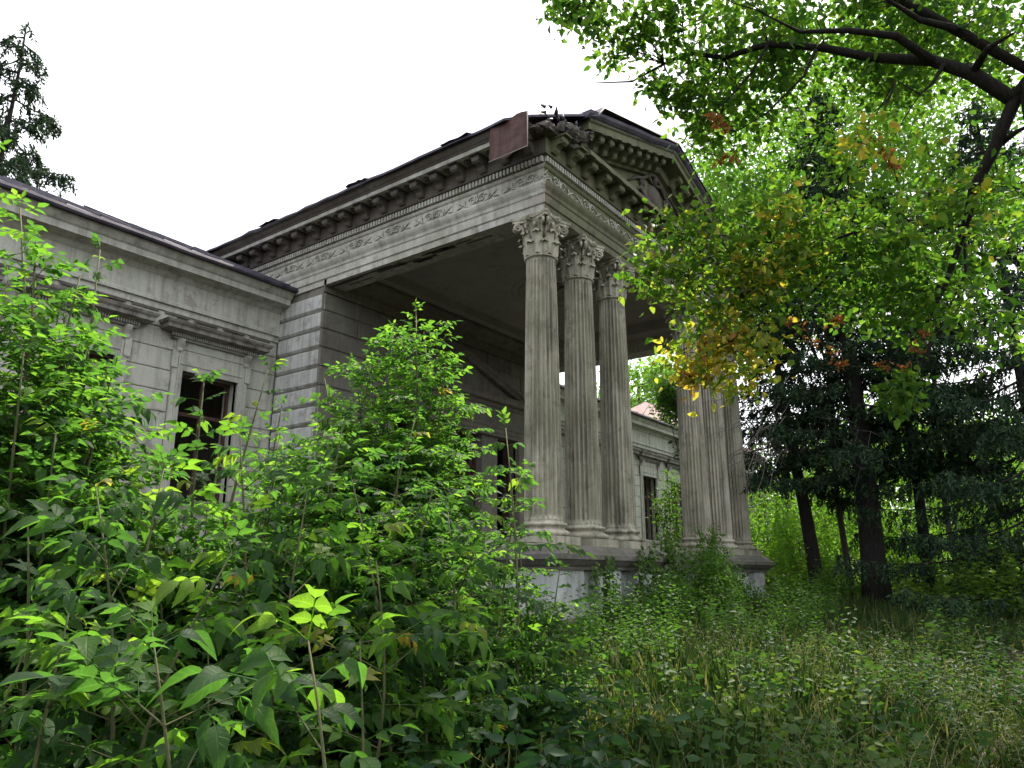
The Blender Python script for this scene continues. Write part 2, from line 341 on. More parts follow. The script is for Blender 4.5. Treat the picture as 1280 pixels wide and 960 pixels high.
# higher hipped roof over the far end of the right wing
mb = MB(); a, b, ya, yb, ze, zr = 35.6, 44.4, YW-.64, YW+10.6, 6.66, 10.1; ym = YW+5; A_ = [(a, ya, ze), (b, ya, ze), (b, yb, ze), (a, yb, ze), (a+4.2, ym, zr), (b-1.5, ym, zr)]
mb.add(A_, [(0, 1, 5, 4), (1, 2, 5), (2, 3, 4, 5), (3, 0, 4), (0, 3, 2, 1)])
HR = P_('hipped_roof', mb, 'roofred')
def rib(p, q, nm='roof_seam'):
    m = MB(); d = (Vector(q)-Vector(p)).normalized(); u_ = Vector((0, 0, .05)); w_ = d.cross(Vector((0, 0, 1))).normalized()*.03; p, q = Vector(p), Vector(q)
    m.add([p-w_, p+w_, p+w_+u_, p-w_+u_, q-w_, q+w_, q+w_+u_, q-w_+u_], [(0, 1, 2, 3), (4, 7, 6, 5), (0, 4, 5, 1), (1, 5, 6, 2), (2, 6, 7, 3), (3, 7, 4, 0)]); P_(nm, m, 'roofred', HR)
for k in range(1, 12):
    x = a+k*.72; t = min(1, (x-a)/4.2, (b-x)/1.5); rib((x, ya, ze), (x, ya+(ym-ya)*t, ze+(zr-ze)*t))
for k in range(1, 8):
    y = ya+k*1.3; t = min((y-ya)/(ym-ya), (yb-y)/(yb-ym)); rib((a, y, ze), (a+4.2*t, y, ze+(zr-ze)*t))

# ---- central block walls
def arect(mb, x0, x1, y0, y1, z0, z1): mb.box(x0, x1, y0, y1, z0, z1)
DZ = 3.85
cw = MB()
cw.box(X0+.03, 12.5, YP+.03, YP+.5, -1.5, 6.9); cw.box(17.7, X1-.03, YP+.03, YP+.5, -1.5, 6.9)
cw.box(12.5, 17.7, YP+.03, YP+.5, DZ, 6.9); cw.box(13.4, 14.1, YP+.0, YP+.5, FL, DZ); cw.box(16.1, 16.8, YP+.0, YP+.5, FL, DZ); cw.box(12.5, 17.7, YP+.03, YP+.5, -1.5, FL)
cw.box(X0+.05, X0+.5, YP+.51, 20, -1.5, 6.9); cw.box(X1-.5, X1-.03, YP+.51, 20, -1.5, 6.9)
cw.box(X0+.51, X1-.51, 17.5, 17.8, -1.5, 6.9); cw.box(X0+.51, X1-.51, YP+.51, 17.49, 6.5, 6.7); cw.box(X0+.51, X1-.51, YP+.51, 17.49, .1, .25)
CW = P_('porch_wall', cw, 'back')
zc = COURSE[::-1]
for z in zc:
    if z < -1.2: continue
    z1 = min(z+.44, 6.40)-.03; h = z1-z
    for rz, lx in ((-PI/2, X0), (PI/2, X1)):
        y0 = YW+.02 if z < 6.6 else YW
        # side faces (pier)
        L = YW-YP+.0
        if rz < 0: block(L, h-.015, 'pier', CW, (X0, YW, z), rz, .06, .045)
        else: block(L, h-.015, 'pier', CW, (X1, YP, z), rz, .06, .045)
    # front courses
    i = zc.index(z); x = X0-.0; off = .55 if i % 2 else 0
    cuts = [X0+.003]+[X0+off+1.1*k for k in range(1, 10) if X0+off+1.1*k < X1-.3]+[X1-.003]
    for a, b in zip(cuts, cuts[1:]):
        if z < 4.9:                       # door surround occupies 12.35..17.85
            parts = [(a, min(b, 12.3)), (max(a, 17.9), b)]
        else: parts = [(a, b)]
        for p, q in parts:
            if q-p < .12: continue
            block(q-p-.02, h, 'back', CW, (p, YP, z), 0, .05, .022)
# anta top mouldings & wall cornice under ceiling
mb = MB()
mb.sweep([(X0-.0, YP, 0), (X1, YP, 0)], [(0, -1, 0)]*2, [(0, 6.30), (.03, 6.30), (.03, 6.42), (.08, 6.46), (.08, 6.58), (.16, 6.66), (.30, 6.72), (.34, 6.80), (.34, 6.86), (0, 6.86)])
P_('wall_cornice', mb, 'back')
# ---- door surround: entablature, pediment, posts, doors
mb = MB()
mb.box(12.3, 12.5, YP-.12, YP+.1, FL, DZ); mb.box(17.7, 17.9, YP-.12, YP+.1, FL, DZ)
mb.box(12.3, 17.9, YP-.10, YP+.04, DZ+.003, 4.72)
mb.sweep([(12.2, YP-.1, 0), (18.0, YP-.1, 0)], [(0, -1, 0)]*2, [(0, 4.70), (.04, 4.70), (.08, 4.78), (.22, 4.80), (.25, 4.84), (.25, 4.92), (.30, 4.98), (0, 5.0)])
mb.sweep([(12.2, YP-.1, 0), (18.0, YP-.1, 0)], [(0, -1, 0)]*2, [(0, DZ+.0), (.03, DZ), (.03, DZ+.10), (.05, DZ+.11), (.05, DZ+.22), (.09, DZ+.26), (.09, DZ+.30), (0, DZ+.30)])
mb.add([(12.6, YP-.08, 4.99), (17.6, YP-.08, 4.99), (CX, YP-.08, 5.85), (12.6, YP+.04, 4.99), (17.6, YP+.04, 4.99), (CX, YP+.04, 5.85)], [(0, 1, 2), (3, 5, 4), (0, 3, 4, 1), (1, 4, 5, 2), (2, 5, 3, 0)])
mb.sweep([(11.98, YP-.06, 4.88), (CX, YP-.06, 5.86), (18.22, YP-.06, 4.88)], [(0, -1, 0)]*3, [(0, -.02), (.14, 0), (.18, .06), (.26, .12), (.26, .17), (0, .2)])
DS = P_('door_surround', mb, 'back')
mb = MB()
for a, b in ((14.1, 16.1), (12.5, 13.4), (16.8, 17.7)):
    yy = YP+.22
    mb.box(a, a+.09, yy, yy+.08, FL, DZ); mb.box(b-.09, b, yy, yy+.08, FL, DZ); mb.box(a+.091, b-.091, yy+.002, yy+.078, 2.9, 3.0); mb.box(a+.091, b-.091, yy+.002, yy+.078, DZ-.09, DZ)
mb.box(CX-.06, CX+.06, YP+.18, YP+.215, FL, DZ)
DF = P_('door_frame', mb, 'wood')
dl = MB(); dl.box(0, .92, 0, .05, 0, 2.5)
for z0, z1 in ((.15, .9), (1.05, 2.35)): dl.box(.14, .78, -.02, -.001, z0, z1)
me = dl.mesh('door_leaf', 'wood')
for x, a in ((14.2, R(70)), (15.1+.9, R(112))):
    o = link('door_leaf', me, H); o.matrix_parent_inverse = H_inv; o.location = (x, YP+.32, FL+.02); o.rotation_euler.z = a

# ---- entablature of the portico
def mossy_shade(o):   # front faces of the entablature get greener stone, their shade painted into its colour
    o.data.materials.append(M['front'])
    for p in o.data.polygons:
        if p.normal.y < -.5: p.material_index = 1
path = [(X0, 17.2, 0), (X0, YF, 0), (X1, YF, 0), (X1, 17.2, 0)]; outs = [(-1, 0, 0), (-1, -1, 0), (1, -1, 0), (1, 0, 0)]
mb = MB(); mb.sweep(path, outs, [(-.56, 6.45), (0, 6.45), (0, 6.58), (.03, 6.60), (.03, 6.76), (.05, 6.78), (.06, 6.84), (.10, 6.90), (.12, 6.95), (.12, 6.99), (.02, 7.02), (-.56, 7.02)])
AR = P_('architrave', mb, 'frieze'); mossy_shade(AR)
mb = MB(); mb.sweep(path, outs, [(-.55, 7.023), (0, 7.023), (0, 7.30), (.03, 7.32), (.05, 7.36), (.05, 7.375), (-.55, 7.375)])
FZ = P_('frieze', mb, 'frieze'); mossy_shade(FZ)
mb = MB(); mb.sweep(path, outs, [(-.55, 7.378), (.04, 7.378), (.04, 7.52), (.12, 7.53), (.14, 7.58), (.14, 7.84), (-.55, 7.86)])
BM = P_('bed_moulding', mb, 'dark'); mossy_shade(BM)
# dentils (each a few pixels): joined rows
def dentils(a, b, axis, sgn):
    m = MB(); n = int((b-a)/.085)
    for i in range(n):
        t = a+(b-a)*(i+.2)/n
        if axis == 'y': m.box(*sorted((sgn[0]+sgn[1]*.042, sgn[0]+sgn[1]*.10)), t, t+.05, 7.40, 7.51)
        else: m.box(t, t+.05, YF-.10, YF-.042, 7.40, 7.51)
    return m
for nm, m in (('l', dentils(YF-.04, YP+3.9, 'y', (X0, -1))), ('r', dentils(YF-.04, YP+3.9, 'y', (X1, 1))), ('f', dentils(X0-.05, X1+.05, 'x', None))):
    o = P_('dentil_row', m, 'frieze'); o['kind'] = 'stuff'
# corona + sima: left side stops short of the broken corner, front starts after it
cor = [(-.3, 7.863), (.40, 7.863), (.42, 7.84), (.50, 7.84), (.50, 7.93), (.53, 7.95), (.56, 7.965), (.60, 8.02), (.62, 8.05), (.62, 8.08), (-.3, 8.10)]
mb = MB(); mb.sweep([(X0, 17.2, 0), (X0, 7.35, 0)], [(-1, 0, 0)]*2, [q for q in cor[:5]]+[(-.3, 7.93)]); P_('cornice', mb, 'frieze')
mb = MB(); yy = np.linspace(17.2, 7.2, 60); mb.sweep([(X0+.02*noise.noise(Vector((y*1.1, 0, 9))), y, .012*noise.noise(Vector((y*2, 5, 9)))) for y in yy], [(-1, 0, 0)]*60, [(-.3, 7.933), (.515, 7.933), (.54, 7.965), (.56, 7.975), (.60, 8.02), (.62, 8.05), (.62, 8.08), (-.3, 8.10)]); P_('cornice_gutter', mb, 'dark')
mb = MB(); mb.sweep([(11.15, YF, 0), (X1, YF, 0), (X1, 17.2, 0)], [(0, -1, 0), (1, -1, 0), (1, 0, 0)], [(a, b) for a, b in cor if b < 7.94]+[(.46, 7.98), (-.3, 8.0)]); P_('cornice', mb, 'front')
# modillions
def modillion_mesh(mat):
    m = MB(); pr = [(a*.85, b*.9+.03) for a, b in [(0, .0), (.05, -.02), (.10, .02), (.13, .08), (.20, .12), (.28, .11), (.33, .14), (.35, .20), (.33, .26), (0, .28)]]
    m.sweep([(-.085, 0, 0), (.085, 0, 0)], [(0, -1, 0)]*2, pr)
    m.sweep([(-.11, 0, 0), (.11, 0, 0)], [(0, -1, 0)]*2, [(0, .262), (.36, .262), (.36, .29), (0, .29)])
    m.tube([(-.09, -.25, .20), (.09, -.25, .20)], .04, 8); return m.mesh('modillion', mat)
def rosette_mesh(mat):
    m = MB()
    for k in range(6):
        a = k*PI/3; m.tube([(0, 0, 0), (.05*math.cos(a), .05*math.sin(a), -.03), (.085*math.cos(a), .085*math.sin(a), -.01)], [.012, .028, .012], 5)
    m.lathe([(.001, -.05), (.025, -.035), (.03, 0)], 8); return m.mesh('rosette', mat)
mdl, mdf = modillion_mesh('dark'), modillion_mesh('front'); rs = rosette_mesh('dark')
for sgn, X in ((-1, X0), (1, X1)):
    y = 7.1
    while y < 16.9:
        link('modillion', mdl, BM, (X+sgn*.14, y, 7.56)).rotation_euler.z = -PI/2 if sgn < 0 else PI/2
        link('rosette', rs, BM, (X+sgn*.3, y+.275, 7.855)); y += .55
x = X0+.1
while x < X1: link('modillion', mdf, BM, (x, YF-.14, 7.56)); link('rosette', rs, BM, (x+.27, YF-.3, 7.855)); x += .545
# frieze ornament: scroll with acanthus tail and flower
def ornament_mesh():
    m = MB()
    def spiral(cx, cz, r0, turns, a0, sg):
        return [(cx+sg*r0*(1-.8*t)*math.cos(a0+turns*2*PI*t), -.012, cz+r0*(1-.8*t)*math.sin(a0+turns*2*PI*t)) for t in np.linspace(0, 1, 22)]
    for sg in (-1, 1):
        m.tube(spiral(sg*.12, 0, .10, 1.35, PI*.1, sg), [.02-.010*t for t in np.linspace(0, 1, 22)], 5)
        m.tube([(sg*.02, -.012, -.09), (sg*.14, -.02, -.115), (sg*.28, -.015, -.08), (sg*.40, -.02, .0), (sg*.50, -.01, .06)], [.014, .02, .018, .016, .006], 5)
        m.tube([(sg*.26, -.012, -.08), (sg*.32, -.025, -.02), (sg*.30, -.01, .06)], [.012, .022, .006], 5)
        m.tube([(sg*.38, -.012, -.03), (sg*.46, -.02, -.07), (sg*.54, -.01, -.08)], [.01, .018, .005], 5)
    for k in range(5): a = PI/2+k*2*PI/5; m.tube([(0, -.01, 0), (.05*math.cos(a), -.03, .05*math.sin(a)), (.07*math.cos(a), -.01, .07*math.sin(a))], [.012, .022, .008], 5)
    m.tube([(0, -.01, -.12), (0, -.03, -.05), (0, -.01, .12)], [.012, .018, .01], 5); return m.mesh('ornament', 'frieze')
om = ornament_mesh()
for k in range(9):
    y = 7.3+1.17*k
    if y < 16.8: link('ornament', om, FZ, (X0, y, 7.165)).rotation_euler.z = -PI/2; link('ornament', om, FZ, (X1, y, 7.165)).rotation_euler.z = PI/2
for k in range(9): link('ornament', om, FZ, (X0+.5+1.08*k, YF, 7.165))
# beading lines under the frieze
# ---- pediment
PZ = 7.97; AP = 9.82; YT = YF-.02
mb = MB(); n = 1
mb.add([(X0-.2, YT+.12, PZ-.05), (X1+.2, YT+.12, PZ-.05), (CX, YT+.12, AP-.05), (X0-.2, YT+.4, PZ-.05), (X1+.2, YT+.4, PZ-.05), (CX, YT+.4, AP-.05)], [(0, 1, 2), (3, 5, 4), (0, 3, 4, 1), (1, 4, 5, 2), (2, 5, 3, 0)])
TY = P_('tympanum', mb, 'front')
sl_ = (AP-PZ)/(CX-(X0-.62))
def rz_(x): return PZ+.02+.09*max(0, 1-(x-11)/3)*(x < CX)+sl_*(min(x, 2*CX-x)-(X0-.62))
rk = [(-.45, -.50), (.0, -.50), (.02, -.44), (.12, -.42), (.14, -.36), (.14, -.20), (.42, -.20), (.50, -.20), (.50, -.06), (.54, -.03), (.56, .02), (-.45, .04)]
mb = MB(); xl = 11.1
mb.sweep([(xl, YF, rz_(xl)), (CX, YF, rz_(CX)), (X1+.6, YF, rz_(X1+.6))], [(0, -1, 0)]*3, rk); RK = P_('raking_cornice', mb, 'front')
mb = MB(); xs_ = [xl-.15]+[xl+(CX-xl)*i/12 for i in range(1, 13)]+[CX+(X1+.6-CX)*i/12 for i in range(1, 13)]
mb.sweep([(x, YF+.015*noise.noise(Vector((x*2, 3, 0))), rz_(x)+.015*noise.noise(Vector((x*1.5, 8, 0)))) for x in xs_], [(0, -1, 0)]*len(xs_), [(-.45, .045), (.545, .0), (.58, .03), (.62, .08), (.64, .14), (-.45, .15)]); P_('raking_gutter', mb, 'roofdark')
x = xl+.3; 
while x < X1+.2:
    if abs(x-CX) > .15:
        o = link('modillion', mdf, RK); sl2 = math.atan(sl_)*(1 if x < CX else -1)
        o.location = (x, YF-.14, rz_(x)-.485+0); o.rotation_euler.y = -sl2
    x += .42
# cartouche with ribbons in the tympanum
m = MB()
m.lathe([(.05, .10), (.20, .09), (.26, .05), (.30, 0)], 20)
for sg in (-1, 1):
    m.tube([(sg*.1, .3, .04), (sg*.35, .38, .06), (sg*.6, .2, .05), (sg*.9, .1, .05), (sg*1.3, -.15, .03)], [.04, .06, .05, .045, .02], 6)
    m.tube([(sg*.2, -.2, .04), (sg*.5, -.3, .06), (sg*.75, -.1, .05), (sg*.95, -.25, .03)], [.04, .06, .05, .02], 6)
    m.tube([(sg*(.62+.12*(1-.7*t)*math.cos(9*t)), .02+.12*(1-.7*t)*math.sin(9*t), .05) for t in np.linspace(0, 1, 18)], .025, 5)
m.tube([(0, .25, .05), (0, .45, .08), (0, .6, .03)], [.07, .09, .03], 7)
o = P_('cartouche', m, 'dark', TY); o.matrix_basis = Matrix.Translation((CX, YT+.12, 8.85)) @ Matrix.Rotation(PI/2, 4, 'X')
# ---- portico ceiling, with recessed panel, beams and rose
mb = MB(); CZ = 7.15
mb.box(X0+.5, X1-.5, YF+.5, YP+.02, CZ, CZ+.2)
mb.box(X0+.56, X0+1.1, YF+.55, YP-.01, 6.85, CZ-.003); mb.box(X1-1.1, X1-.56, YF+.55, YP-.01, 6.85, CZ-.003)
mb.box(X0+1.1, X1-1.1, YF+.55, YF+1.1, 6.85, CZ-.003); mb.box(X0+1.1, X1-1.1, YP-.55, YP-.01, 6.90, CZ-.003)
CE = P_('porch_ceiling', mb, 'ceil')
m = MB()
for r, z in ((1.0, .03), (.8, .05)): m.lathe([(r, 0), (r-.02, -z), (r-.12, -z), (r-.15, 0)], 40, capt=False)
for k in range(12):
    a = k*PI/6; m.tube([(0, 0, -.01), (.3*math.cos(a), .3*math.sin(a), -.07), (.58*math.cos(a), .58*math.sin(a), -.02)], [.03, .075, .02], 5)
o = m.build('ceiling_rose', 'ceil', CE); o.location = (CX, 10.0, CZ-.004)
# bare lath and broken edge on the beam soffit
m = MB()
for i in range(16):
    y = random.uniform(YF+.9, YP-.4); l = random.uniform(.25, .9); x = X0+random.uniform(.06, .34); m.box(x, x+random.uniform(.03, .10), y, y+l, 6.443, 6.448)
P_('exposed_lath', m, 'dark', AR)
# ---- floor of the porch
mb = MB(); mb.box(X0-.15, X1+.15, YF+.9, YP-.002, -1.5, FL); P_('porch_floor', mb, 'plinth')
# ---- pedestal wall
mb = MB()
def ped(mb, a, b, y0, y1):
    mb.box(a, b, y0, y1, -1.5, .08)
CXS = [10.55, 11.85, 13.2, 17.0, 18.35, 19.65]
for a, b in ((10.18, 10.98), (11.45, 12.25), (12.8, 13.6), (16.6, 17.4), (17.95, 18.75), (19.22, 20.02)): ped(mb, a, b, 6.66, 7.79)
mb.box(10.98, 19.22, 6.83, 7.70, -1.5, .06); mb.box(10.25, 10.9, 7.78, 12.99, -1.5, .06); mb.box(19.3, 19.95, 7.78, 12.99, -1.5, .06)
PW = P_('pedestal_wall', mb, 'white')
mb = MB()
for a, b in ((10.13, 13.66), (16.54, 20.07)):
    mb = MB(); NP = 26; pth = [(a, 7.79, 0)]+[(a+(b-a)*i/NP, 6.62, 0) for i in range(NP+1)]+[(b, 7.79, 0)]
    ou = [(-1, 0, 0), (-1, -1, 0)]+[(0, -1+.10*noise.noise(Vector((i*.9, a, 0))), 0) for i in range(NP-1)]+[(1, -1, 0), (1, 0, 0)]
    mb.sweep(pth, ou, [(-1.15, .083), (.02, .083), (.03, .13), (.09, .17), (.15, .23), (.18, .25), (.18, .33), (.10, .36), (.08, .40), (.0, .478), (-1.15, .478)])
    P_('pedestal_cap', mb, 'plinth')
mb = MB(); mb.box(13.67, 16.53, 6.75, 7.79, .063, .30); mb.box(10.12, 11.27, 7.8, 12.98, .063, .34); mb.box(18.93, 20.08, 7.8, 12.98, .063, .34); P_('stylobate', mb, 'plinth')
mb = MB(); mb.sweep([(10.12, 12.9, 0), (10.12, 6.60, 0), (20.08, 6.60, 0), (20.08, 12.9, 0)], outs, [(-.3, -.95), (.05, -.95), (.05, -.75), (.0, -.68), (-.3, -.66)]); P_('pedestal_foot', mb, 'plinth')

# ---- columns
def col_shaft():
    m = MB(); NF = 24; z0, z1 = .88, 5.60; K = 18; per = 6; vs = []
    ts = [0, .004, .012, .02]+list(np.linspace(.03, .97, 70))+[.98, .988, .996, 1]
    for t in ts:
        r = .332-.060*t**1.5; dep = .046*min(1, max(0, min(t-.006, 1-.006-t)/.014))
        for f in range(NF):
            for j in range(per):
                s = j/per; d = 0 if s < .22 else math.sin(PI*(s-.22)/.78)
                a = 2*PI*(f+s)/NF; zz = z0+(z1-z0)*t; ch = noise.noise(Vector((math.cos(a)*2.2, math.sin(a)*2.2, zz*2.6)))+.5*noise.noise(Vector((math.cos(a)*7, math.sin(a)*7, zz*8))); rr = r-dep*d-(.016*min(1, max(0, (ch-.42)*6)) if d < .5 else 0); vs.append((rr*math.cos(a), rr*math.sin(a), z0+(z1-z0)*t))
    n = NF*per; fs = [(i*n+j, i*n+(j+1) % n, (i+1)*n+(j+1) % n, (i+1)*n+j) for i in range(len(ts)-1) for j in range(n)]
    m.add(vs, fs); return m.mesh('column', 'column')
def col_base():
    m = MB(); m.box(-.40, .40, -.40, .40, .48, .62)
    pr = [(.39, .621)]+[(.36+.045*math.cos(a), .665+.045*math.sin(a)) for a in np.linspace(-PI/2, PI/2, 7)]+[(.345, .715)]+[(.325+.02*math.cos(a), .75) for a in (0,)]
    pr = [(.37, .621)]+[(.355+.048*math.cos(a), .668+.046*math.sin(a)) for a in np.linspace(-PI/2, PI/2, 8)]+[(.35, .73), (.325, .735), (.312, .755), (.318, .775), (.335, .785)]+[(.325+.03*math.cos(a), .815+.03*math.sin(a)) for a in np.linspace(-PI/2, PI/2, 7)]+[(.305, .85), (.288, .885)]
    m.lathe(pr, 40); return m.mesh('base', 'column')
def col_capital():
    m = MB(); zb = 5.60
    m.lathe([(.24, zb-.02)]+[(.255+.02*math.cos(a), zb+.02+.02*math.sin(a)) for a in np.linspace(-PI/2, PI/2, 6)]+[(.232, zb+.045), (.225, zb+.2), (.235, zb+.45), (.27, zb+.62), (.32, zb+.70)], 32)
    def acanthus(a, r0, z0, h, w, curl):
        # columns across width, rows up, tip curls outward
        rows, cols = 9, 5; vs = []
        for i in range(rows):
            t = i/(rows-1)
            if t < .72: rr = r0+.02+.035*t; z = z0+h*t/.72*.93
            else: q = (t-.72)/.28*PI*1.05; rr = r0+.045+curl*(1-math.cos(q)); z = z0+h*.93+curl*math.sin(q)*1.0
            wd = w*(.75+.45*math.sin(PI*min(1, t*1.05)))*(1-.35*max(0, t-.7)/.3)
            sc = 1+.16*math.cos(i*PI)
            for j in range(cols):
                s = (j/(cols-1)-.5)*2; bul = .02*(1-s*s)+(.008 if j % 2 == 0 else -.004)
                th = a+s*wd*sc/(2*rr) ; r2 = rr+bul; vs.append((r2*math.cos(th), r2*math.sin(th), z-.02*abs(s)))
        n0 = len(vs)
        vs += [tuple(Vector(v)*1-Vector((math.cos(a), math.sin(a), 0))*.018) for v in vs[:n0]]
        fs = []
        for i in range(rows-1):
            for j in range(cols-1):
                q = (i*cols+j, i*cols+j+1, (i+1)*cols+j+1, (i+1)*cols+j); fs.append(q); fs.append(tuple(n0+k for k in q[::-1]))
        for i in range(rows-1):
            for j in (0, cols-1): fs.append((i*cols+j, (i+1)*cols+j, n0+(i+1)*cols+j, n0+i*cols+j))
        for j in range(cols-1): i = rows-1; fs.append((i*cols+j, i*cols+j+1, n0+i*cols+j+1, n0+i*cols+j))
        m.add(vs, fs, False)
    for k in range(8): acanthus(2*PI*k/8, .23, zb+.04, .24, .15, .035)
    for k in range(8): acanthus(2*PI*(k+.5)/8, .235, zb+.06, .42, .15, .045)
    def volute(a, rc, zc, sz, tw=0):
        ca, sa = math.cos(a), math.sin(a); pts = []
        pts.append((ca*.25, sa*.25, zb+.36)); pts.append((ca*.28, sa*.28, zb+.50)); 
        for t in np.linspace(0, 1, 20):
            q = PI*.9-t*2*PI*1.5; r = sz*(1-.78*t); d = rc+r*math.cos(q); pts.append((ca*d, sa*d, zc+r*math.sin(q)))
        m.tube(pts, [.02, .026]+[.028-.012*t for t in np.linspace(0, 1, 20)], 6)
    for k in range(4):
        a = PI/4+k*PI/2
        for da in (-.09, .09): volute(a+da, .385, zb+.615, .075)
        for da in (.5, -.5): volute(a+da, .28, zb+.60, .05)
    # abacus with concave sides
    vs = []; N = 10
    for z, ex in ((.70, 0), (.75, .0), (.755, .02), (.80, .03)):
        for k in range(4):
            a0 = PI/4+k*PI/2; a1 = a0+PI/2; rc = .50+ex; c = .035
            p0 = Vector((rc*math.cos(a0), rc*math.sin(a0))); p1 = Vector((rc*math.cos(a1), rc*math.sin(a1))); mid = (p0+p1)/2; nrm = mid.normalized(); t_ = (p1-p0).normalized()
            for i in range(N):
                s = i/(N-1); p = (p0+t_*c).lerp(p1-t_*c, s)-nrm*(.085*math.sin(PI*s)); vs.append((p.x, p.y, zb+z))
    n = 4*N; fs = [(i*n+j, i*n+(j+1) % n, (i+1)*n+(j+1) % n, (i+1)*n+j) for i in range(3) for j in range(n)]+[tuple(range(n))[::-1], tuple(3*n+j for j in range(n))]
    m.add(vs, fs)
    for k in range(4):
        a = k*PI/2; c = Vector((.33*math.cos(a), .33*math.sin(a), zb+.73)); t = Vector((-math.sin(a), math.cos(a), 0)); o = Vector((math.cos(a), math.sin(a), 0))
        for q in range(6): b = q*PI/3; m.tube([c, c+(t*math.cos(b)+Vector((0, 0, 1))*math.sin(b))*.04+o*.03, c+(t*math.cos(b)+Vector((0, 0, 1))*math.sin(b))*.065], [.012, .022, .006], 5)
    # top plate that carries the architrave
    m.box(-.27, .27, -.27, .27, zb+.802, 6.449); return m.mesh('capital', 'column')
sh, ba, ca_ = col_shaft(), col_base(), col_capital()
for x in CXS:
    c = link('column', sh, H); c.matrix_parent_inverse = H_inv; c.location = (x, 7.17, 0); c.rotation_euler.z = random.random()*.1
    bs = link('base', ba, c); bs.rotation_euler.z = -c.rotation_euler.z; bs.scale = (1.13, 1.13, 1); cp = link('capital', ca_, c); cp.rotation_euler.z = -c.rotation_euler.z; cp.scale = (1.13, 1.13, 1)
# ---- portico roof
mb = MB(); ys = np.linspace(6.22, 20.0, 40)
def prof_roof(y, i):
    jl = .03*noise.noise(Vector((y*2.3, 0, 0)))+.02*random.random()
    if y < 7.1:
        q = min(1, (7.1-y)/.88); lx = X0-.70+1.62*q+.05*random.random(); return [(lx, 8.11+.349*(lx-X0+.70)+.02*random.random()), (max(lx+.05, X0+1.2), 9.0+.349*max(0, lx+.05-X0-1.2)), (CX, 10.03), (X1-1.2, 8.83), (X1+.70+jl, 8.11)]
    return [(X0-.70-jl, 8.11+.03*noise.noise(Vector((y*1.7, 4, 0)))), (X0+1.2, 8.83+.02*random.random()), (CX, 10.03), (X1-1.2, 8.83), (X1+.70+jl, 8.11)]
vs = []
for i, y in enumerate(ys):
    pr = prof_roof(y, i)
    for k, (x, z) in enumerate(pr): vs.append((x, y+(0 if 0 < i else .05*random.random()-(0)), z))
    for x, z in pr: vs.append((x, y, z-.05))
fs = []
for i in range(len(ys)-1):
    for j in range(4): a = i*10+j; fs.append((a, a+1, a+11, a+10)); a += 5; fs.append((a+1, a, a+10, a+11))
    for j in (0, 4): a = i*10+j; fs.append((a, a+10, a+15, a+5))
for i in (0, len(ys)-1):
    for j in range(4): a = i*10+j; fs.append((a, a+1, a+6, a+5))
mb.add(vs, fs); PR = P_('portico_roof', mb, 'roofdark')
# ragged loose sheets along the eaves
for i in range(3):
    y = 8.3+i*2.9+random.uniform(-.3, .3); m = MB(); l = random.uniform(.5, .72)
    nx = 6; vs = []
    for k in range(nx+1):
        yy = l*k/nx; dz = random.uniform(-.015, .025)
        vs += [(0-.03*random.random(), yy, dz), (.35, yy, .14+dz), (.35, yy, .125+dz), (0, yy, dz-.012)]
    fs = [(k*4+j, k*4+(j+1) % 4, k*4+4+(j+1) % 4, k*4+4+j) for k in range(nx) for j in range(4)]+[(0, 1, 2, 3), (nx*4, nx*4+3, nx*4+2, nx*4+1)]
    m.add(vs, fs); o = m.build('roof_sheet', 'roofdark', PR); o.location = (X0-.75, y, 8.105+random.uniform(0, .02)); o.rotation_euler.y = random.uniform(-.02, .03)
# hanging rusty sheet by the corner
m = MB(); nx, nz_ = 8, 8; vs = []
for i in range(nx+1):
    for j in range(nz_+1):
        y = 6.78+.86*i/nx+.015*math.sin(j*1.7); z = 7.36+.74*j/nz_-.05*(1-i/nx)*0; x = X0-.66-.025*math.sin(i*.9)-.02*noise.noise(Vector((i*.5, j*.5, 2))); vs.append((x, y, z+.02*math.sin(i)))
n0 = len(vs); vs += [(x+.012, y, z) for x, y, z in vs]; q = nz_+1
fs = [(i*q+j, i*q+j+1, (i+1)*q+j+1, (i+1)*q+j) for i in range(nx) for j in range(nz_)]; fs += [tuple(n0+k for k in f[::-1]) for f in fs]
m.add(vs, fs); RS = P_('hanging_sheet', m, 'rust', PR)
m = MB(); m.tube([(X0-.69, 6.77, 8.08), (X0-.69, 6.77, 7.37), (X0-.69, 7.64, 7.355)], .011, 5); P_('sheet_rim', m, 'paintwood', PR)
# broken masonry at the corner
m = MB()
for i in range(120):
    t = random.random(); x = X0-.45+random.random()*1.4; y = YF-.5+random.random()*.5 if x > X0 else YF-.45+random.random()*1.0
    z = 7.82+random.random()*.22+max(0, x-X0)*.30; s = random.uniform(.04, .13)
    vs = [Vector((random.uniform(-1, 1), random.uniform(-1, 1), random.uniform(-.7, .7))).normalized()*s*random.uniform(.7, 1.2)+Vector((x, y, z)) for _ in range(8)]
    b = bmesh.new(); [b.verts.new(v) for v in vs]; r_ = bmesh.ops.convex_hull(b, input=b.verts); b.verts.index_update()
    hv = [v.co.copy() for v in b.verts]; hf = [tuple(v.index for v in f.verts) for f in b.faces]; b.free(); m.add(hv, hf)
m.box(X0-.3, X0+.9, YF-.32, YF+.3, 7.86, 8.02); m.box(X0-.3, X0+.3, YF-.2, YF+.5, 7.864, 8.05)
P_('broken_masonry', m, 'dark')
for i in range(22):
    m = MB(); x = X0-.55+i*.07; y = YF-.35+random.uniform(-.15, .15); z = 8.0+.30*max(0, x-X0)+random.uniform(0, .12)
    m.tube([(x, y, z), (x+random.uniform(-.1, .15), y+random.uniform(-.1, .1), z+random.uniform(-.05, .14))], [.035, .015], 5)
    P_('loose_debris', m, 'roofdark', PR)

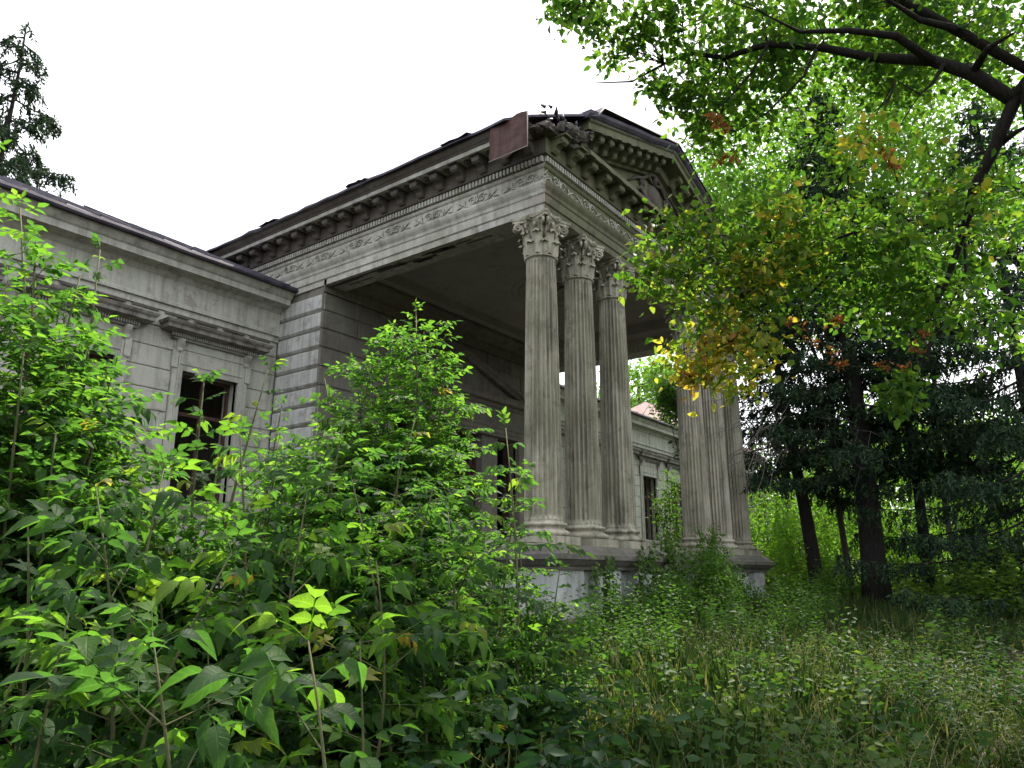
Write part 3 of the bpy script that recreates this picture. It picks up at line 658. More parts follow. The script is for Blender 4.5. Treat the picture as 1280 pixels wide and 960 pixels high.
# ------------------------------------------------------------------ foliage tools
def leaf_cloud(name, P, D, N, size, hue, mat, parent=None, width=.5, kind=None, fold=.25):
    """one mesh of n little folded ovate leaves (6 verts, 2 quads each)"""
    n = len(P); D = D/np.linalg.norm(D, axis=1)[:, None]; W = np.cross(N, D); W /= np.linalg.norm(W, axis=1)[:, None]+1e-9; N2 = np.cross(D, W)
    s = size[:, None]; V = np.empty((n, 6, 3))
    w = s*width*.5
    V[:, 0] = P; V[:, 1] = P+D*s*.32+W*w+N2*w*fold; V[:, 2] = P+D*s*.72+W*w*.62+N2*w*fold*.5-N2*s*.03
    V[:, 3] = P+D*s-N2*s*.10; V[:, 4] = P+D*s*.72-W*w*.62+N2*w*fold*.5-N2*s*.03; V[:, 5] = P+D*s*.32-W*w+N2*w*fold
    me = bpy.data.meshes.new(name); me.vertices.add(6*n); me.vertices.foreach_set('co', V.reshape(-1))
    b = (np.arange(n)*6)[:, None]; L = (b+np.array([0, 1, 2, 3, 0, 3, 4, 5])).reshape(-1)
    me.loops.add(8*n); me.loops.foreach_set('vertex_index', L.astype(np.int32)); me.polygons.add(2*n)
    me.polygons.foreach_set('loop_start', (np.arange(2*n)*4).astype(np.int32)); me.update(calc_edges=True)
    a = me.attributes.new('hue', 'FLOAT', 'FACE'); a.data.foreach_set('value', np.repeat(hue, 2).astype(np.float32))
    me.materials.append(M[mat]); o = link(name, me, parent)
    if kind: o['kind'] = kind
    return o
def rdir(n, zmean=0., k=1.):
    d = rng.normal(size=(n, 3)); d[:, 2] = d[:, 2]*k+zmean; return d/np.linalg.norm(d, axis=1)[:, None]
def rel(o, base):   # vertices given in world space, parent empty at base
    o.location = -Vector(base); return o

# box elder compound leaf meshes (each leaf is its own object)
def compound(nl, L, droop, seed):
    r = random.Random(seed); m = MB()
    al, cx_ = [], []
    def leaflet(p, d, nrm, s):
        d = d.normalized(); w = nrm.cross(d).normalized(); nn_ = d.cross(w); tw = r.uniform(-.25, .25)
        ts = [0, .14, .3, .46, .62, .8, 1]; ws = [0, .17, .265, .285, .225, .14, 0]
        mid = [p+d*s*t-nn_*s*(droop*t*t)+w*s*tw*.25*t*t for t in ts]; vs = list(mid); al.extend(ts); cx_.extend([0]*7)
        for sg in (1, -1):
            for i in range(1, 6):
                jag = (1.09 if i % 2 else .95)*(1+r.uniform(-.10, .10)); roll = .10+.05*sg*math.sin(3*ts[i]+tw*8)+r.uniform(-.02, .02)
                vs.append(mid[i]+w*sg*ws[i]*s*jag+nn_*roll*s*math.sin(PI*ts[i])-d*s*.02); al.append(ts[i]); cx_.append(1)
        fs = []
        for o in (7, 12):
            f = [(0, 1, o)]+[(k, k+1, o+k, o+k-1) for k in range(1, 5)]+[(5, 6, o+4)]; fs += f if o == 7 else [x[::-1] for x in f]
        m.add(vs, fs, True)
    X, Y, Z = Vector((1, 0, 0)), Vector((0, 1, 0)), Vector((0, 0, 1)); pts = [Vector((L*t, 0, -L*droop*.6*t*t)) for t in (0, .35, .62, .8)]
    m.tube([tuple(p) for p in pts], .0022, 3, False); al.extend([0]*len(m.v)); cx_.extend([0]*len(m.v))
    leaflet(pts[3], X-Z*droop, Z, L*.52)
    leaflet(pts[2], X*.45+Y*.8-Z*droop*.6, Z+Y*.15, L*.45); leaflet(pts[2], X*.45-Y*.8-Z*droop*.6, Z-Y*.15, L*.45)
    if nl == 5: leaflet(pts[1], X*.3+Y*.9-Z*droop*.7, Z+Y*.15, L*.38); leaflet(pts[1], X*.3-Y*.9-Z*droop*.7, Z-Y*.15, L*.38)
    me = bpy.data.meshes.new('leaf'); me.from_pydata(m.v, [], m.f); [me.attributes.new(k, 'FLOAT', 'POINT').data.foreach_set('value', v) for k, v in (('along', al), ('across', cx_))]; me.polygons.foreach_set('use_smooth', [True]*len(me.polygons)); me.materials.append(M['elder']); return me
LEAF = [compound(n, l, d, i) for i, (n, d, l) in enumerate(((5, .25, .2), (3, .2, .2), (5, .45, .21), (3, .5, .19), (5, .35, .18), (3, .7, .2), (5, .8, .2), (3, .9, .18), (5, .1, .19), (5, 1.1, .17), (3, .35, .16)))]
nleaf = 0
def overflow(rest, scale, T):
    # leaves past the 300 that are parts: joined, five leaflets each
    A = np.array([tuple(p)+tuple(d)+(s*scale,) for p, d, s in rest]); P0, D0, s0 = A[:, :3], A[:, 3:6], A[:, 6]
    side = np.cross(np.array([0, 0, 1.]), D0); side /= np.linalg.norm(side, axis=1)[:, None]+1e-6; Ps, Ds, Ss = [], [], []
    for t, k, l in ((.16, 0, .10), (.12, 1, .09), (.12, -1, .09), (.07, 1, .075), (.07, -1, .075)):
        Ps.append(P0+D0*(t*s0)[:, None]-np.array([0, 0, 1.])*(t*t*1.2*s0)[:, None]); Ds.append(D0*(1 if k == 0 else .45)+side*k*.8+np.array([0, 0, -.35])+rng.normal(size=P0.shape)*.12); Ss.append(l*s0)
    P, D, Sz = np.vstack(Ps), np.vstack(Ds), np.concatenate(Ss); N = rng.normal(size=P.shape)*.35+np.array([0, 0, 1.])
    leaf_cloud('foliage', P, D, N, Sz, rng.random(len(P))*.96, 'elderfar', T, .55, 'stuff')
def sapling(base, top, label, group, spread=.7, density=1., scale=1., nstem=1, lean=.15, maxn=300, cat='sapling', fine=1.):
    global nleaf
    base = Vector(base); top = Vector(top); T = thing('box_elder_sapling', label, cat, base, group); st = MB(); leaves = []
    h = (top-base).length
    for s_ in range(nstem):
        tp = top-base if s_ == 0 else (top-base)*random.uniform(.5, .92)+Vector((random.uniform(-.5, .5), random.uniform(-.5, .5), 0))*spread
        k1 = Vector((random.uniform(-1, 1), random.uniform(-1, 1), 0))*lean
        pt = lambda t: tp*t+k1*math.sin(PI*t)
        r0 = .006+.005*h
        st.tube([pt(t) for t in np.linspace(0, 1, 9)], [r0*(1-.8*t) for t in np.linspace(0, 1, 9)], 5)
        t = .22; k = 0; a0 = random.uniform(0, PI)
        while t < 1:
            p = pt(t); a0 += PI/2+random.uniform(-.3, .3); L = spread*math.sin(PI*min(.97, .25+.75*t))*random.uniform(.5, 1.1)
            for sg in (0, PI):
                a = a0+sg; dr = Vector((math.cos(a), math.sin(a), random.uniform(.35, .8))).normalized()
                if random.random() < .16: continue
                L *= random.choice((.6, 1, 1, 1.35))
                if L > .18 and random.random() < .9:
                    n = max(2, int(L*fine/.12)); q = p.copy(); dd = dr.copy(); line = [q.copy()]
                    for i in range(n):
                        q = q+dd*L/n; dd = (dd+Vector((random.uniform(-.12, .12), random.uniform(-.12, .12), -.06))).normalized(); line.append(q.copy())
                        b0 = random.uniform(0, PI)
                        for s2 in (0, PI):
                            if random.random() < .9*density:
                                side = dd.cross(Vector((0, 0, 1))).normalized(); e = (dd*.5+(side*math.cos(s2))*.8+Vector((0, 0, random.uniform(-.1, .45)))).normalized(); leaves.append((q.copy(), e, random.uniform(.7, 1.15)))
                    leaves.append((q.copy(), (dd+Vector((0, 0, .15))).normalized(), random.uniform(.8, 1.1)))
                    st.tube(line, [.004*(1-.6*i/n) for i in range(n+1)], 3, False)
                else: leaves.append((p.copy(), dr, random.uniform(.7, 1.1)))
            t += .15/fine/h*random.uniform(.8, 1.25)
        for i in range(3): leaves.append((pt(1), Vector((random.uniform(-1, 1), random.uniform(-1, 1), .9)).normalized(), .7))
    st.build('stem', 'stem', T)
    random.shuffle(leaves); rest = leaves[maxn:]; leaves = leaves[:maxn]
    if rest: overflow(rest, scale, T)
    for p, d, s in leaves:
        zz = Vector((random.gauss(0, .35), random.gauss(0, .35), 1)).normalized(); y = zz.cross(d).normalized(); z = d.cross(y)
        s *= scale; mt = Matrix(((d.x*s, y.x*s, z.x*s, p.x), (d.y*s, y.y*s, z.y*s, p.y), (d.z*s, y.z*s, z.z*s, p.z), (0, 0, 0, 1)))
        link('leaf', random.choice(LEAF), T, mat=mt)
    nleaf += len(leaves); return T
def sap_at(u, v, d, label, group, **k):
    f = min(1, max(0, (d-3)/2.5)); k.setdefault('fine', .9+.9*f); k.setdefault('scale', 1.02-.34*f); k.setdefault('nstem', 2 if d > 4.5 else 1)
    t = at(u, v, d); bx = t.x+random.uniform(-.25, .25); by = t.y+random.uniform(-.25, .25); return sapling((bx, by, gz(bx, by)-.03), t, label, group, **k)
G1 = 'box elder saplings in front of the mansion'; G2 = 'saplings at the left edge'
for u, v, d, lb, kw in [
    (520, 386, 6.6, 'tallest box elder sapling, its tip in front of the dark porch opening', dict(spread=.75, fine=2.6, nstem=4)),
    (558, 455, 6.3, 'box elder sapling just right of the tallest one before the porch', dict(spread=.5)),
    (465, 445, 6.3, 'box elder sapling just left of the tallest one before the rusticated pier', dict(spread=.9)),
    (405, 470, 6.6, 'box elder sapling standing in front of the banded corner pier', dict(spread=.8)),
    (632, 535, 5.6, 'thin sapling with few leaves in front of the nearest fluted column', dict(spread=.22, density=.5, nstem=1, fine=1.0, scale=.85)),
    (585, 650, 5.2, 'sapling in front of the porch doorway', dict(spread=.45)),
    (335, 462, 5.0, 'slender sapling reaching up beside the window nearest the pier', dict(spread=.4, density=.7)),
    (255, 478, 4.6, 'slender sapling in front of the window nearest the pier', dict(spread=.35, density=.7)),
    (300, 545, 4.4, 'leafy sapling below the window nearest the pier', dict(spread=.7)),
    (430, 520, 5.0, 'dense sapling in the middle of the thicket', dict(spread=.9)),
    (500, 560, 5.0, 'dense sapling below the tallest one', dict(spread=.9)),
    (560, 640, 4.6, 'bushy sapling left of the whitewashed pedestal', dict(spread=.7)),
    (385, 610, 3.9, 'bushy sapling in the front of the thicket, centre left', dict(spread=.7)),
    (205, 585, 3.7, 'sapling with broad pale leaves in front of the left wing wall', dict(spread=.6)),
    (120, 610, 3.5, 'broad leaved sapling at the left front of the thicket', dict(spread=.6)),
    (35, 650, 3.4, 'broad leaved sapling cut by the left edge of the photo', dict(spread=.6)),
    (290, 690, 3.0, 'near sapling with drooping leaves in the left foreground', dict(spread=.5, scale=1.05)),
    (90, 750, 2.8, 'low near sapling in the lower left', dict(spread=.5, scale=1.0)),
    (470, 700, 3.6, 'low sapling with dark leaves in the centre foreground', dict(spread=.6)),
    (190, 790, 2.4, 'nearest low sapling at the bottom left', dict(spread=.4)),
    (385, 800, 2.2, 'nearest sapling with large dark drooping leaves at the bottom', dict(spread=.35, scale=1.25)),
    (485, 480, 6.9, 'sapling behind the tallest one, against the banded porch wall', dict(spread=.8)),
    (520, 520, 5.7, 'feathery sapling right below the tip of the tallest one', dict(spread=.8)),
    (440, 600, 4.3, 'sapling with dark lower leaves in the centre of the thicket', dict(spread=.8)),
    (350, 540, 5.6, 'sapling at the foot of the banded corner pier', dict(spread=.9)),
    (260, 620, 4.6, 'sapling low before the left wing wall', dict(spread=.8)),
    (160, 640, 4.6, 'sapling low between the two left wing windows', dict(spread=.8)),
    (60, 640, 4.8, 'sapling low under the far left window', dict(spread=.8)),
    (520, 660, 5.4, 'low sapling behind the centre of the thicket', dict(spread=.8)),
    (330, 650, 4.9, 'sapling in the shaded middle of the thicket', dict(spread=.9)),
    (450, 800, 3.0, 'small dark sapling at the bottom centre', dict(spread=.4)),
    (260, 800, 3.4, 'small dark sapling in the shade at the bottom left', dict(spread=.5)),
    (40, 790, 3.0, 'small sapling in the bottom left corner', dict(spread=.5)),
    (530, 415, 6.9, 'dense sapling whose top touches the tallest one on its right', dict(spread=1.05, fine=2.0, nstem=4, lean=.3)),
    (492, 412, 6.9, 'dense sapling whose top touches the tallest one on its left', dict(spread=1.05, fine=2.0, nstem=4, lean=.3)),
    (445, 455, 6.5, 'dense sapling below the ceiling beam of the porch', dict(spread=1.0, fine=1.9, nstem=4, lean=.3)),
    (640, 640, 5.6, 'sapling arching toward the near column base', dict(spread=.6, nstem=3)),
    (652, 590, 5.4, 'thin arching sapling crossing the foot of the nearest column', dict(spread=.22, density=.5, nstem=1, fine=1.0, scale=.85)),
    ]: sap_at(u, v, d, lb, G1, **kw)
for u, v, d, lb, kw in [
    (-10, 190, 5.0, 'tall sapling at the left edge reaching over the roof line', dict(spread=.55)),
    (45, 300, 4.8, 'tall sapling before the left wing, second highest of the left edge ones', dict(spread=.6)),
    (100, 345, 5.0, 'sapling whose tip crosses the hood of the far left window', dict(spread=.7)),
    (140, 470, 4.6, 'sapling covering the far left window opening', dict(spread=.7)),
    (30, 440, 4.2, 'leafy sapling low at the left edge', dict(spread=.7)),
    (70, 540, 4.0, 'dense sapling under the far left window', dict(spread=.7)),
    (10, 350, 5.3, 'sapling at the left edge below the eaves of the wing', dict(spread=.7)),
    (110, 430, 5.6, 'sapling before the frame of the far left window', dict(spread=.7)),
    (25, 260, 5.2, 'dense sapling at the left edge just below the gutter', dict(spread=.7, fine=2.1, nstem=4)),
    (75, 380, 5.2, 'dense sapling in front of the far left window opening', dict(spread=.8, fine=2.1, nstem=4)),
    (130, 500, 5.0, 'dense sapling below the sill of the far left window', dict(spread=.8, fine=2.0, nstem=3)),
    (125, 312, 5.4, 'light green sapling tip against the wing frieze', dict(spread=.35, density=.8)),
    ]: sap_at(u, v, d, lb, G2, **kw)
print('leaf objects', nleaf)

# ------------------------------------------------------------------ trees
def branchy(mb, p0, p1, r0, r1, n=8, wob=.08, sag=0.):
    p0, p1 = Vector(p0), Vector(p1); L = (p1-p0).length; pts = []
    ph = Vector((random.random()*50, random.random()*50, random.random()*50))
    for i in range(n+1):
        t = i/n; q = p0.lerp(p1, t)+noise.noise_vector(ph+Vector((t*2.5, 0, 0)))*wob*L*math.sin(PI*t)-Vector((0, 0, sag*L*math.sin(PI*t))); pts.append(q)
    mb.tube(pts, [r0+(r1-r0)*i/n for i in range(n+1)], 7); return pts
def clumps(centers, per, rad, size, hue_f, hang=-.35):
    """leaves scattered around clump centres; returns arrays"""
    C = np.array([tuple(c) for c in centers]); n = len(C)*per; ids = np.repeat(np.arange(len(C)), per)
    off = rng.normal(size=(n, 3))*.5; off *= np.array(rad)[ids][:, None] if hasattr(rad, '__len__') else rad
    P = C[ids]+off; D = rdir(n, hang, .7); N = rdir(n, 1.2, 1.); sz = size*rng.uniform(.6, 1.25, n)
    return P, D, N, sz, hue_f(ids, n)

# overhanging tree on the right edge; its trunk stands just outside the frame
def big_tree():
    base = at(1420, 700, 8.6); base = Vector((base.x, base.y, gz(base.x, base.y)))
    T = thing('overhanging_tree', 'large broadleaf tree with a dark limb arching in from the right over the portico gable', 'tree', base)
    mb = MB()
    fork = at(1300, 95, 9.0); branchy(mb, base-Vector((0, 0, .2)), fork, .30, .17, 10, .03); branchy(mb, fork, at(1400, -260, 9.5), .10, .05)
    limbs = []
    L1 = [at(1300, 95, 9.0), at(1262, 122, 9.0), at(1215, 92, 9.0), at(1165, 76, 9.05), at(1090, 72, 9.1), at(1030, 60, 9.1), at(960, 55, 9.2), at(905, 72, 9.2), at(860, 66, 9.3), at(830, 80, 9.3), at(790, 102, 9.3), at(735, 104, 9.3)]
    mb.tube(L1, [.085, .08, .068, .055, .048, .04, .035, .03, .022, .016, .011, .005], 8); limbs.append(L1)
    L2 = [at(1275, 110, 9.0), at(1243, 185, 8.9), at(1218, 235, 8.9), at(1205, 290, 8.9), at(1180, 360, 8.8), at(1150, 420, 8.7)]
    mb.tube(L2, [.062, .058, .052, .04, .025, .01], 8); limbs.append(L2)
    for pts, r in (([(1165, 76), (1120, 45), (1060, 38), (1000, 40), (960, 20)], .05), ([(1195, 36), (1150, 25), (1110, 0), (1060, -30)], .04), ([(1215, 92), (1235, 60), (1270, 40)], .05),
                   ([(1180, 80), (1165, 105), (1150, 118), (1120, 100)], .025), ([(1020, 62), (1005, 95), (960, 140), (920, 165)], .02), ([(960, 55), (940, 90), (905, 130), (880, 190)], .016),
                   ([(1243, 185), (1270, 165), (1300, 150)], .04), ([(1205, 280), (1180, 285), (1130, 275), (1070, 290), (1010, 310), (930, 330), (860, 345)], .03),
                   ([(1205, 290), (1207, 340), (1180, 400), (1170, 420)], .02), ([(1070, 290), (1050, 330), (1000, 380), (940, 410), (880, 455), (850, 440)], .02), ([(1010, 310), (940, 300), (880, 290), (840, 275)], .014)):
        d0 = 9.0; q = [at(u, v, d0-.15*i) for i, (u, v) in enumerate(pts)]; mb.tube(q, [r*(1-.85*i/(len(q)-1)) for i in range(len(q))], 6); limbs.append(q)
    # leaf clump layout: (u, v, d, radius, count, kind)
    lay = []
    def fill(u0, u1, v0, v1, n, d0, d1, kind=0, rad=.35):
        for _ in range(n): lay.append((random.uniform(u0, u1), random.uniform(v0, v1), random.uniform(d0, d1), rad, kind))
    fill(880, 1280, -60, 60, 52, 9.3, 11.5, 0); fill(1050, 1280, 40, 120, 26, 9.3, 11.5, 0); fill(700, 900, -60, 10, 15, 8.5, 10, 0); fill(860, 1000, 60, 170, 20, 9.3, 10.5, 0, .3)
    for u, v in [(745, 30), (715, 18), (780, 50), (760, 70), (810, 30), (845, 50), (835, 15), (870, 30), (795, 60), (830, 110), (850, 125), (880, 150), (900, 95), (860, 95), (815, 105), (920, 190), (890, 175), (700, 5), (730, 5), (925, 40), (875, 120)]:
        lay.append((u, v, 9.2, .16 if u < 860 else .3, 0))
    fill(900, 1240, 240, 330, 26, 8, 10.5, 0, .28); fill(1000, 1230, 180, 330, 14, 8, 9.5, 1, .26)
    for u, v in [(850, 275), (830, 290), (860, 300), (885, 285), (815, 320), (800, 345), (840, 340), (870, 350), (900, 330), (860, 375), (900, 380), (930, 355), (880, 405), (840, 355), (930, 400), (960, 380), (950, 330), (990, 350), (1000, 300), (920, 300), (970, 300)]: lay.append((u, v, 8.1, .24, 1))
    for u, v in [(925, 320), (960, 345), (990, 320), (900, 420), (930, 440), (960, 430), (890, 455), (945, 450), (870, 465), (845, 445), (920, 480), (905, 395), (950, 350), (1085, 175), (975, 265)]: lay.append((u, v, 8.0, .2, 2))
    for u, v in [(860, 470), (885, 440), (912, 425)]: lay.append((u, v, 8.0, .12, 3))
    for u, v in [(1078, 165), (1088, 175), (1100, 188), (1112, 200), (1118, 208), (888, 146), (898, 152), (908, 160), (902, 200), (915, 197), (1155, 418), (1148, 435), (1130, 458), (1105, 455), (985, 403), (1000, 412), (1015, 425), (1045, 400), (1040, 440), (1050, 455)]: lay.append((u, v, 8.4, .045, 4))
    fill(1100, 1240, 300, 400, 26, 8.2, 10.5, 0, .3); fill(1000, 1130, 330, 400, 12, 9, 11, 0, .25); fill(1230, 1300, 200, 420, 10, 10, 12, 0, .25); fill(1095, 1150, 480, 510, 4, 8, 8.5, 0, .15)
    C = [at(u, v, d) for u, v, d, r, k in lay]
    # unseen canopy added overhead, above the frame, to shade the foreground
    L3 = [at(1300, 95, 9.0), Vector((7.4, .6, 5.6)), Vector((6.4, 1.4, 6.2)), Vector((5.0, 2.2, 6.3)), Vector((3.4, 2.8, 6.2))]; mb.tube(L3, [.05, .045, .04, .03, .01], 7); limbs.append(L3)
    L4 = [at(1400, -260, 9.5), Vector((6.0, -1.5, 7.4)), Vector((3.8, -.6, 7.0))]; mb.tube(L4, [.045, .03, .01], 6); limbs.append(L4)
    while len(C) < len(lay)+1: C.append(None)
    C.pop(); k0 = len(lay)
    while len(C) < k0+120:
        p = Vector((random.uniform(1.8, 8), random.uniform(-2.2, 3.8), random.uniform(4.8, 7.2))); q = p.dot(fw)
        if q > 0 and 480-F_PX*p.dot(up)/q > -170: continue
        C.append(p); lay.append((0, 0, 0, .42, 0))
    rads = [r*1.0 for *_, r, k in lay]; kinds = np.array([l[4] for l in lay])
    fl = [p for l in limbs for p in (l[:-2] if l is L1 else l)]
    tw = MB()
    for c, r in zip(C, rads):
        p = min(fl, key=lambda q: (q-c).length)
        if (p-c).length < 1.3: branchy(tw, p, c, .007, .002, 5, .16)
        for _ in range(3): branchy(tw, c, c+Vector(tuple(rng.normal(size=3)))*r*.7, .004, .0015, 2, .1)
    o = mb.build('trunk', 'bark', T); rel(o, base); o = tw.build('twigs', 'bark', T); rel(o, base)
    lo = np.array([.0, .25, .66, .78, .90]); hi = np.array([.70, .80, .86, .95, 1.0])
    def hue(ids, n): k = kinds[ids]; return lo[k]+(hi-lo)[k]*rng.random(n)
    per = 80; P, D, N, s, h = clumps(C, per, np.array(rads)*1.25, .102, hue)
    ids = np.repeat(np.arange(len(C)), per); s[kinds[ids] == 4] *= .62; keep = (kinds[ids] != 4) | (rng.random(len(ids)) < .22); P, D, N, s, h = P[keep], D[keep], N[keep], s[keep], h[keep]
    rel(leaf_cloud('crown', P, D, N, s, h, 'tree', T, .62), base)
big_tree()

def crown_tree(name, label, cat, base, height, crown_c, crown_r, ncl, per, lsize, mat, huelo=0., huehi=1., trunk_r=.2, group=None, bark='barkgrey', holes=.0, crad=.6):
    base = Vector(base); T = thing(name, label, cat, base, group); cc = Vector(crown_c); cr_ = Vector(crown_r)
    mb = MB(); top = Vector((cc.x, cc.y, cc.z+cr_.z*.5)); trunk = branchy(mb, base-Vector((0, 0, .3)), top, trunk_r, trunk_r*.25, 10, .04)
    C = []
    while len(C) < ncl:
        d = Vector(tuple(rng.normal(size=3))).normalized(); r = random.uniform(.35, 1.0)**.5; p = Vector((cc.x+d.x*cr_.x*r, cc.y+d.y*cr_.y*r, cc.z+d.z*cr_.z*r))
        if noise.noise(p*.45+Vector((base.x, 0, 0))) < -.25+holes: continue
        C.append(p)
    for c in C[::3]:
        q = trunk[min(len(trunk)-1, 3+int(random.random()*(len(trunk)-3)))]; branchy(mb, q, c, trunk_r*.2, .008, 5, .1)
    rel(mb.build('trunk', bark, T), base)
    P, D, N, s, h = clumps(C, per, crad, lsize, lambda ids, n: np.clip(huelo+(huehi-huelo)*(.55*rng.random(len(C))[ids]+.45*rng.random(n)), 0, 1))
    rel(leaf_cloud('crown', P, D, N, s, h, mat, T, .6), base); return T
# sunlit trees behind the portico gable on the right
def on(u, v, d): p = at(u, v, d); return p
def gpos(u, d): p = at(u, 700, d); return Vector((p.x, p.y, gz(p.x, p.y)))
for u, v, d, rr, lb in ((1010, 215, 27, (4.6, 4.6, 4.8), 'bright sunlit green tree behind the right end of the gable'), (1120, 180, 31, (4.2, 4.2, 4.6), 'bright sunlit green tree farther right, behind the arching limb'), (960, 330, 30, (3.2, 3.2, 3.6), 'lower sunlit tree crown close behind the gable corner')):
    c = on(u, v, d); crown_tree('broadleaf_tree', lb, 'tree', (c.x, c.y, gz(c.x, c.y)), 9, c, rr, 150, 110, .17, 'robinia', .2, 1., .10, 'sunlit trees behind the mansion', crad=.9)
c = on(800, 505, 62); crown_tree('broadleaf_tree', 'pale sunlit tree above the far wing roof seen between the columns', 'tree', (c.x, c.y, gz(c.x, c.y)), 9, c, (5, 5, 3.2), 90, 80, .35, 'robinia', .5, 1., .3, 'sunlit trees behind the mansion', crad=1.1)

def spruce(base, h, r, z0, label, trunk_r, lean=(0, 0), nb=60, group='dark spruces right of the portico', size=1., dens=26, dead=0, deadlabel=None, hole=0.):
    base = Vector(base); T = thing('spruce_tree', label, 'spruce', base, group); mb = MB(); top = Vector((lean[0], lean[1], h))
    n = 12; tp = [base+top*(i/n)+Vector((.03*math.sin(i*1.3), .03*math.cos(i), 0)) for i in range(n+1)]; mb.tube([tp[0]-Vector((0, 0, .3))]+tp[1:], [trunk_r*(1.25-1.15*i/n) if i == 0 else trunk_r*(1-.9*i/n) for i in range(n+1)], 10)
    Ps, Ds, Ss = [], [], []
    for b in range(nb):
        t = (b+random.random())/nb; z = z0+(h-z0)*t; a = b*2.4+random.uniform(-.4, .4); L = r*(1-t)**.8*random.uniform(.65, 1.1)+.15
        p0 = base+top*(z/h); dr = Vector((math.cos(a), math.sin(a), 0)); droop = .35+.3*(1-t); k = 10; line = []
        for i in range(k+1):
            s = i/k; line.append(p0+dr*L*s+Vector((0, 0, -droop*L*(s-.75*s*s)*.9)))
        mb.tube(line, [.035*(1-.85*i/k)*size for i in range(k+1)], 4, False)
        side = dr.cross(Vector((0, 0, 1)))
        m = int(dens*L)
        for _ in range(m):
            s = random.uniform(.12, 1.0); q = line[0].lerp(line[-1], 0)
            i = min(k-1, int(s*k)); q = line[i].lerp(line[i+1], s*k-i); wdt = .28*L*(1.05-s)+.1
            e = (side*random.choice((-1, 1))+dr*.5).normalized(); q2 = q+e*random.uniform(0, wdt); l = random.uniform(.2, .55)*size
            hang = (Vector((0, 0, -1))+e*.35+dr*.25*random.random()).normalized()
            nl = 11
            for j in range(nl):
                f = j/nl; Ps.append(tuple(q2+hang*l*f)); dd = hang*.8+Vector(tuple(rng.normal(size=3)))*.55; Ds.append(tuple(dd)); Ss.append(random.uniform(.07, .13)*size*1.25)
    rel(mb.build('trunk', 'bark', T), base)
    P = np.array(Ps); n_ = len(P); rel(leaf_cloud('crown', P, np.array(Ds), rdir(n_), np.array(Ss), rng.random(n_)**1.5, 'needle', T, .32), base)
    if dead:
        dm = MB()
        for i in range(dead):
            z = random.uniform(.25, .5)*h*.45+z0*.8; a = math.atan2(-(base.y), -(base.x))+random.uniform(-.9, 1.3); p0 = base+top*(z/h); L = random.uniform(1., 2.6); d = Vector((math.cos(a), math.sin(a), random.uniform(-.5, -.1)))
            pts = branchy(dm, p0, p0+d*L, .014, .003, 8, .12, -.05)
            for q in pts[2:]:
                for _ in range(2): branchy(dm, q, q+Vector((random.uniform(-.4, .4), random.uniform(-.4, .4), random.uniform(-.6, .1))), .005, .0015, 4, .15)
        rel(dm.build('dead_twigs', 'twig', T), base)
    return T
b1 = gpos(1092, 21.5); spruce(b1, 15, 3.7, 3.7, 'big dark spruce with the thickest trunk right of the portico', .33, nb=85, dens=34)
b1b = gpos(1112, 21.9); 
b2 = gpos(1022, 22.5); spruce(b2, 10, 2.3, 3.7, 'slim leaning spruce trunk just right of the portico pedestal', .22, lean=(-1.0, .6), nb=46, dens=26, dead=26)
dm = MB()
for ln in ([(985, 470), (960, 500), (935, 520), (905, 535), (880, 548)], [(975, 500), (950, 540), (925, 575), (900, 590), (862, 600)], [(960, 510), (945, 560), (930, 600), (930, 650)], [(950, 560), (918, 570), (892, 590), (890, 625)], [(980, 520), (950, 560), (935, 610), (940, 660)],
           [(970, 490), (940, 500), (905, 495), (870, 508)], [(960, 530), (925, 560), (905, 575), (903, 600)], [(985, 540), (965, 590), (955, 640), (960, 680)], [(990, 500), (965, 540), (958, 590), (945, 620)], [(945, 540), (930, 532), (900, 537), (862, 530)]):
    q = [at(u+random.uniform(-4, 4), v, 20.5-1.3*i/len(ln)) for i, (u, v) in enumerate(ln)]; fine_ = []
    for a_, b_2 in zip(q, q[1:]): fine_ += [a_.lerp(b_2, t)+Vector(tuple(rng.normal(size=3)))*.025 for t in (0, .33, .66)]
    fine_.append(q[-1]); dm.tube(fine_, [.016*(1-.75*i/len(fine_)) for i in range(len(fine_))], 4, False)
    for p in fine_[3:]:
        if random.random() < .5: branchy(dm, p, p+Vector((random.uniform(-.3, .3), random.uniform(-.3, .3), random.uniform(-.5, .1))), .006, .002, 4, .15)
t2 = [o for o in bpy.data.objects if o.name.startswith('spruce_tree') and o.get('label', '').startswith('slim')][0]
rel(dm.build('dead_branches', 'twig', t2), t2.location)
b3 = gpos(1158, 22.5); spruce(b3, 12, 2.8, 3.6, 'thin dark spruce right of the thickest trunk', .16, nb=64, dens=28)
b4 = gpos(1318, 21); spruce(b4, 13, 4.6, 1.1, 'dark spruce with low sweeping branches at the right edge of the photo', .2, nb=90, dens=28)
c = on(-18, 300, 26); spruce((c.x, c.y, gz(c.x, c.y)), on(0, -60, 26).z-gz(c.x, c.y)+.6, 4.9, 3, 'tall spruce rising behind the left wing roof', .22, nb=58, dens=36, group='dark spruce behind the left wing', size=1.15)
c = on(850, 530, 38); crown_tree('pine_tree', 'dark green tree just behind the far wing roof end', 'tree', (c.x, c.y, gz(c.x, c.y)), 9, c, (2.2, 2.2, 3.0), 60, 90, .2, 'wood_far', 0., .35, .15, 'sunlit trees behind the mansion')

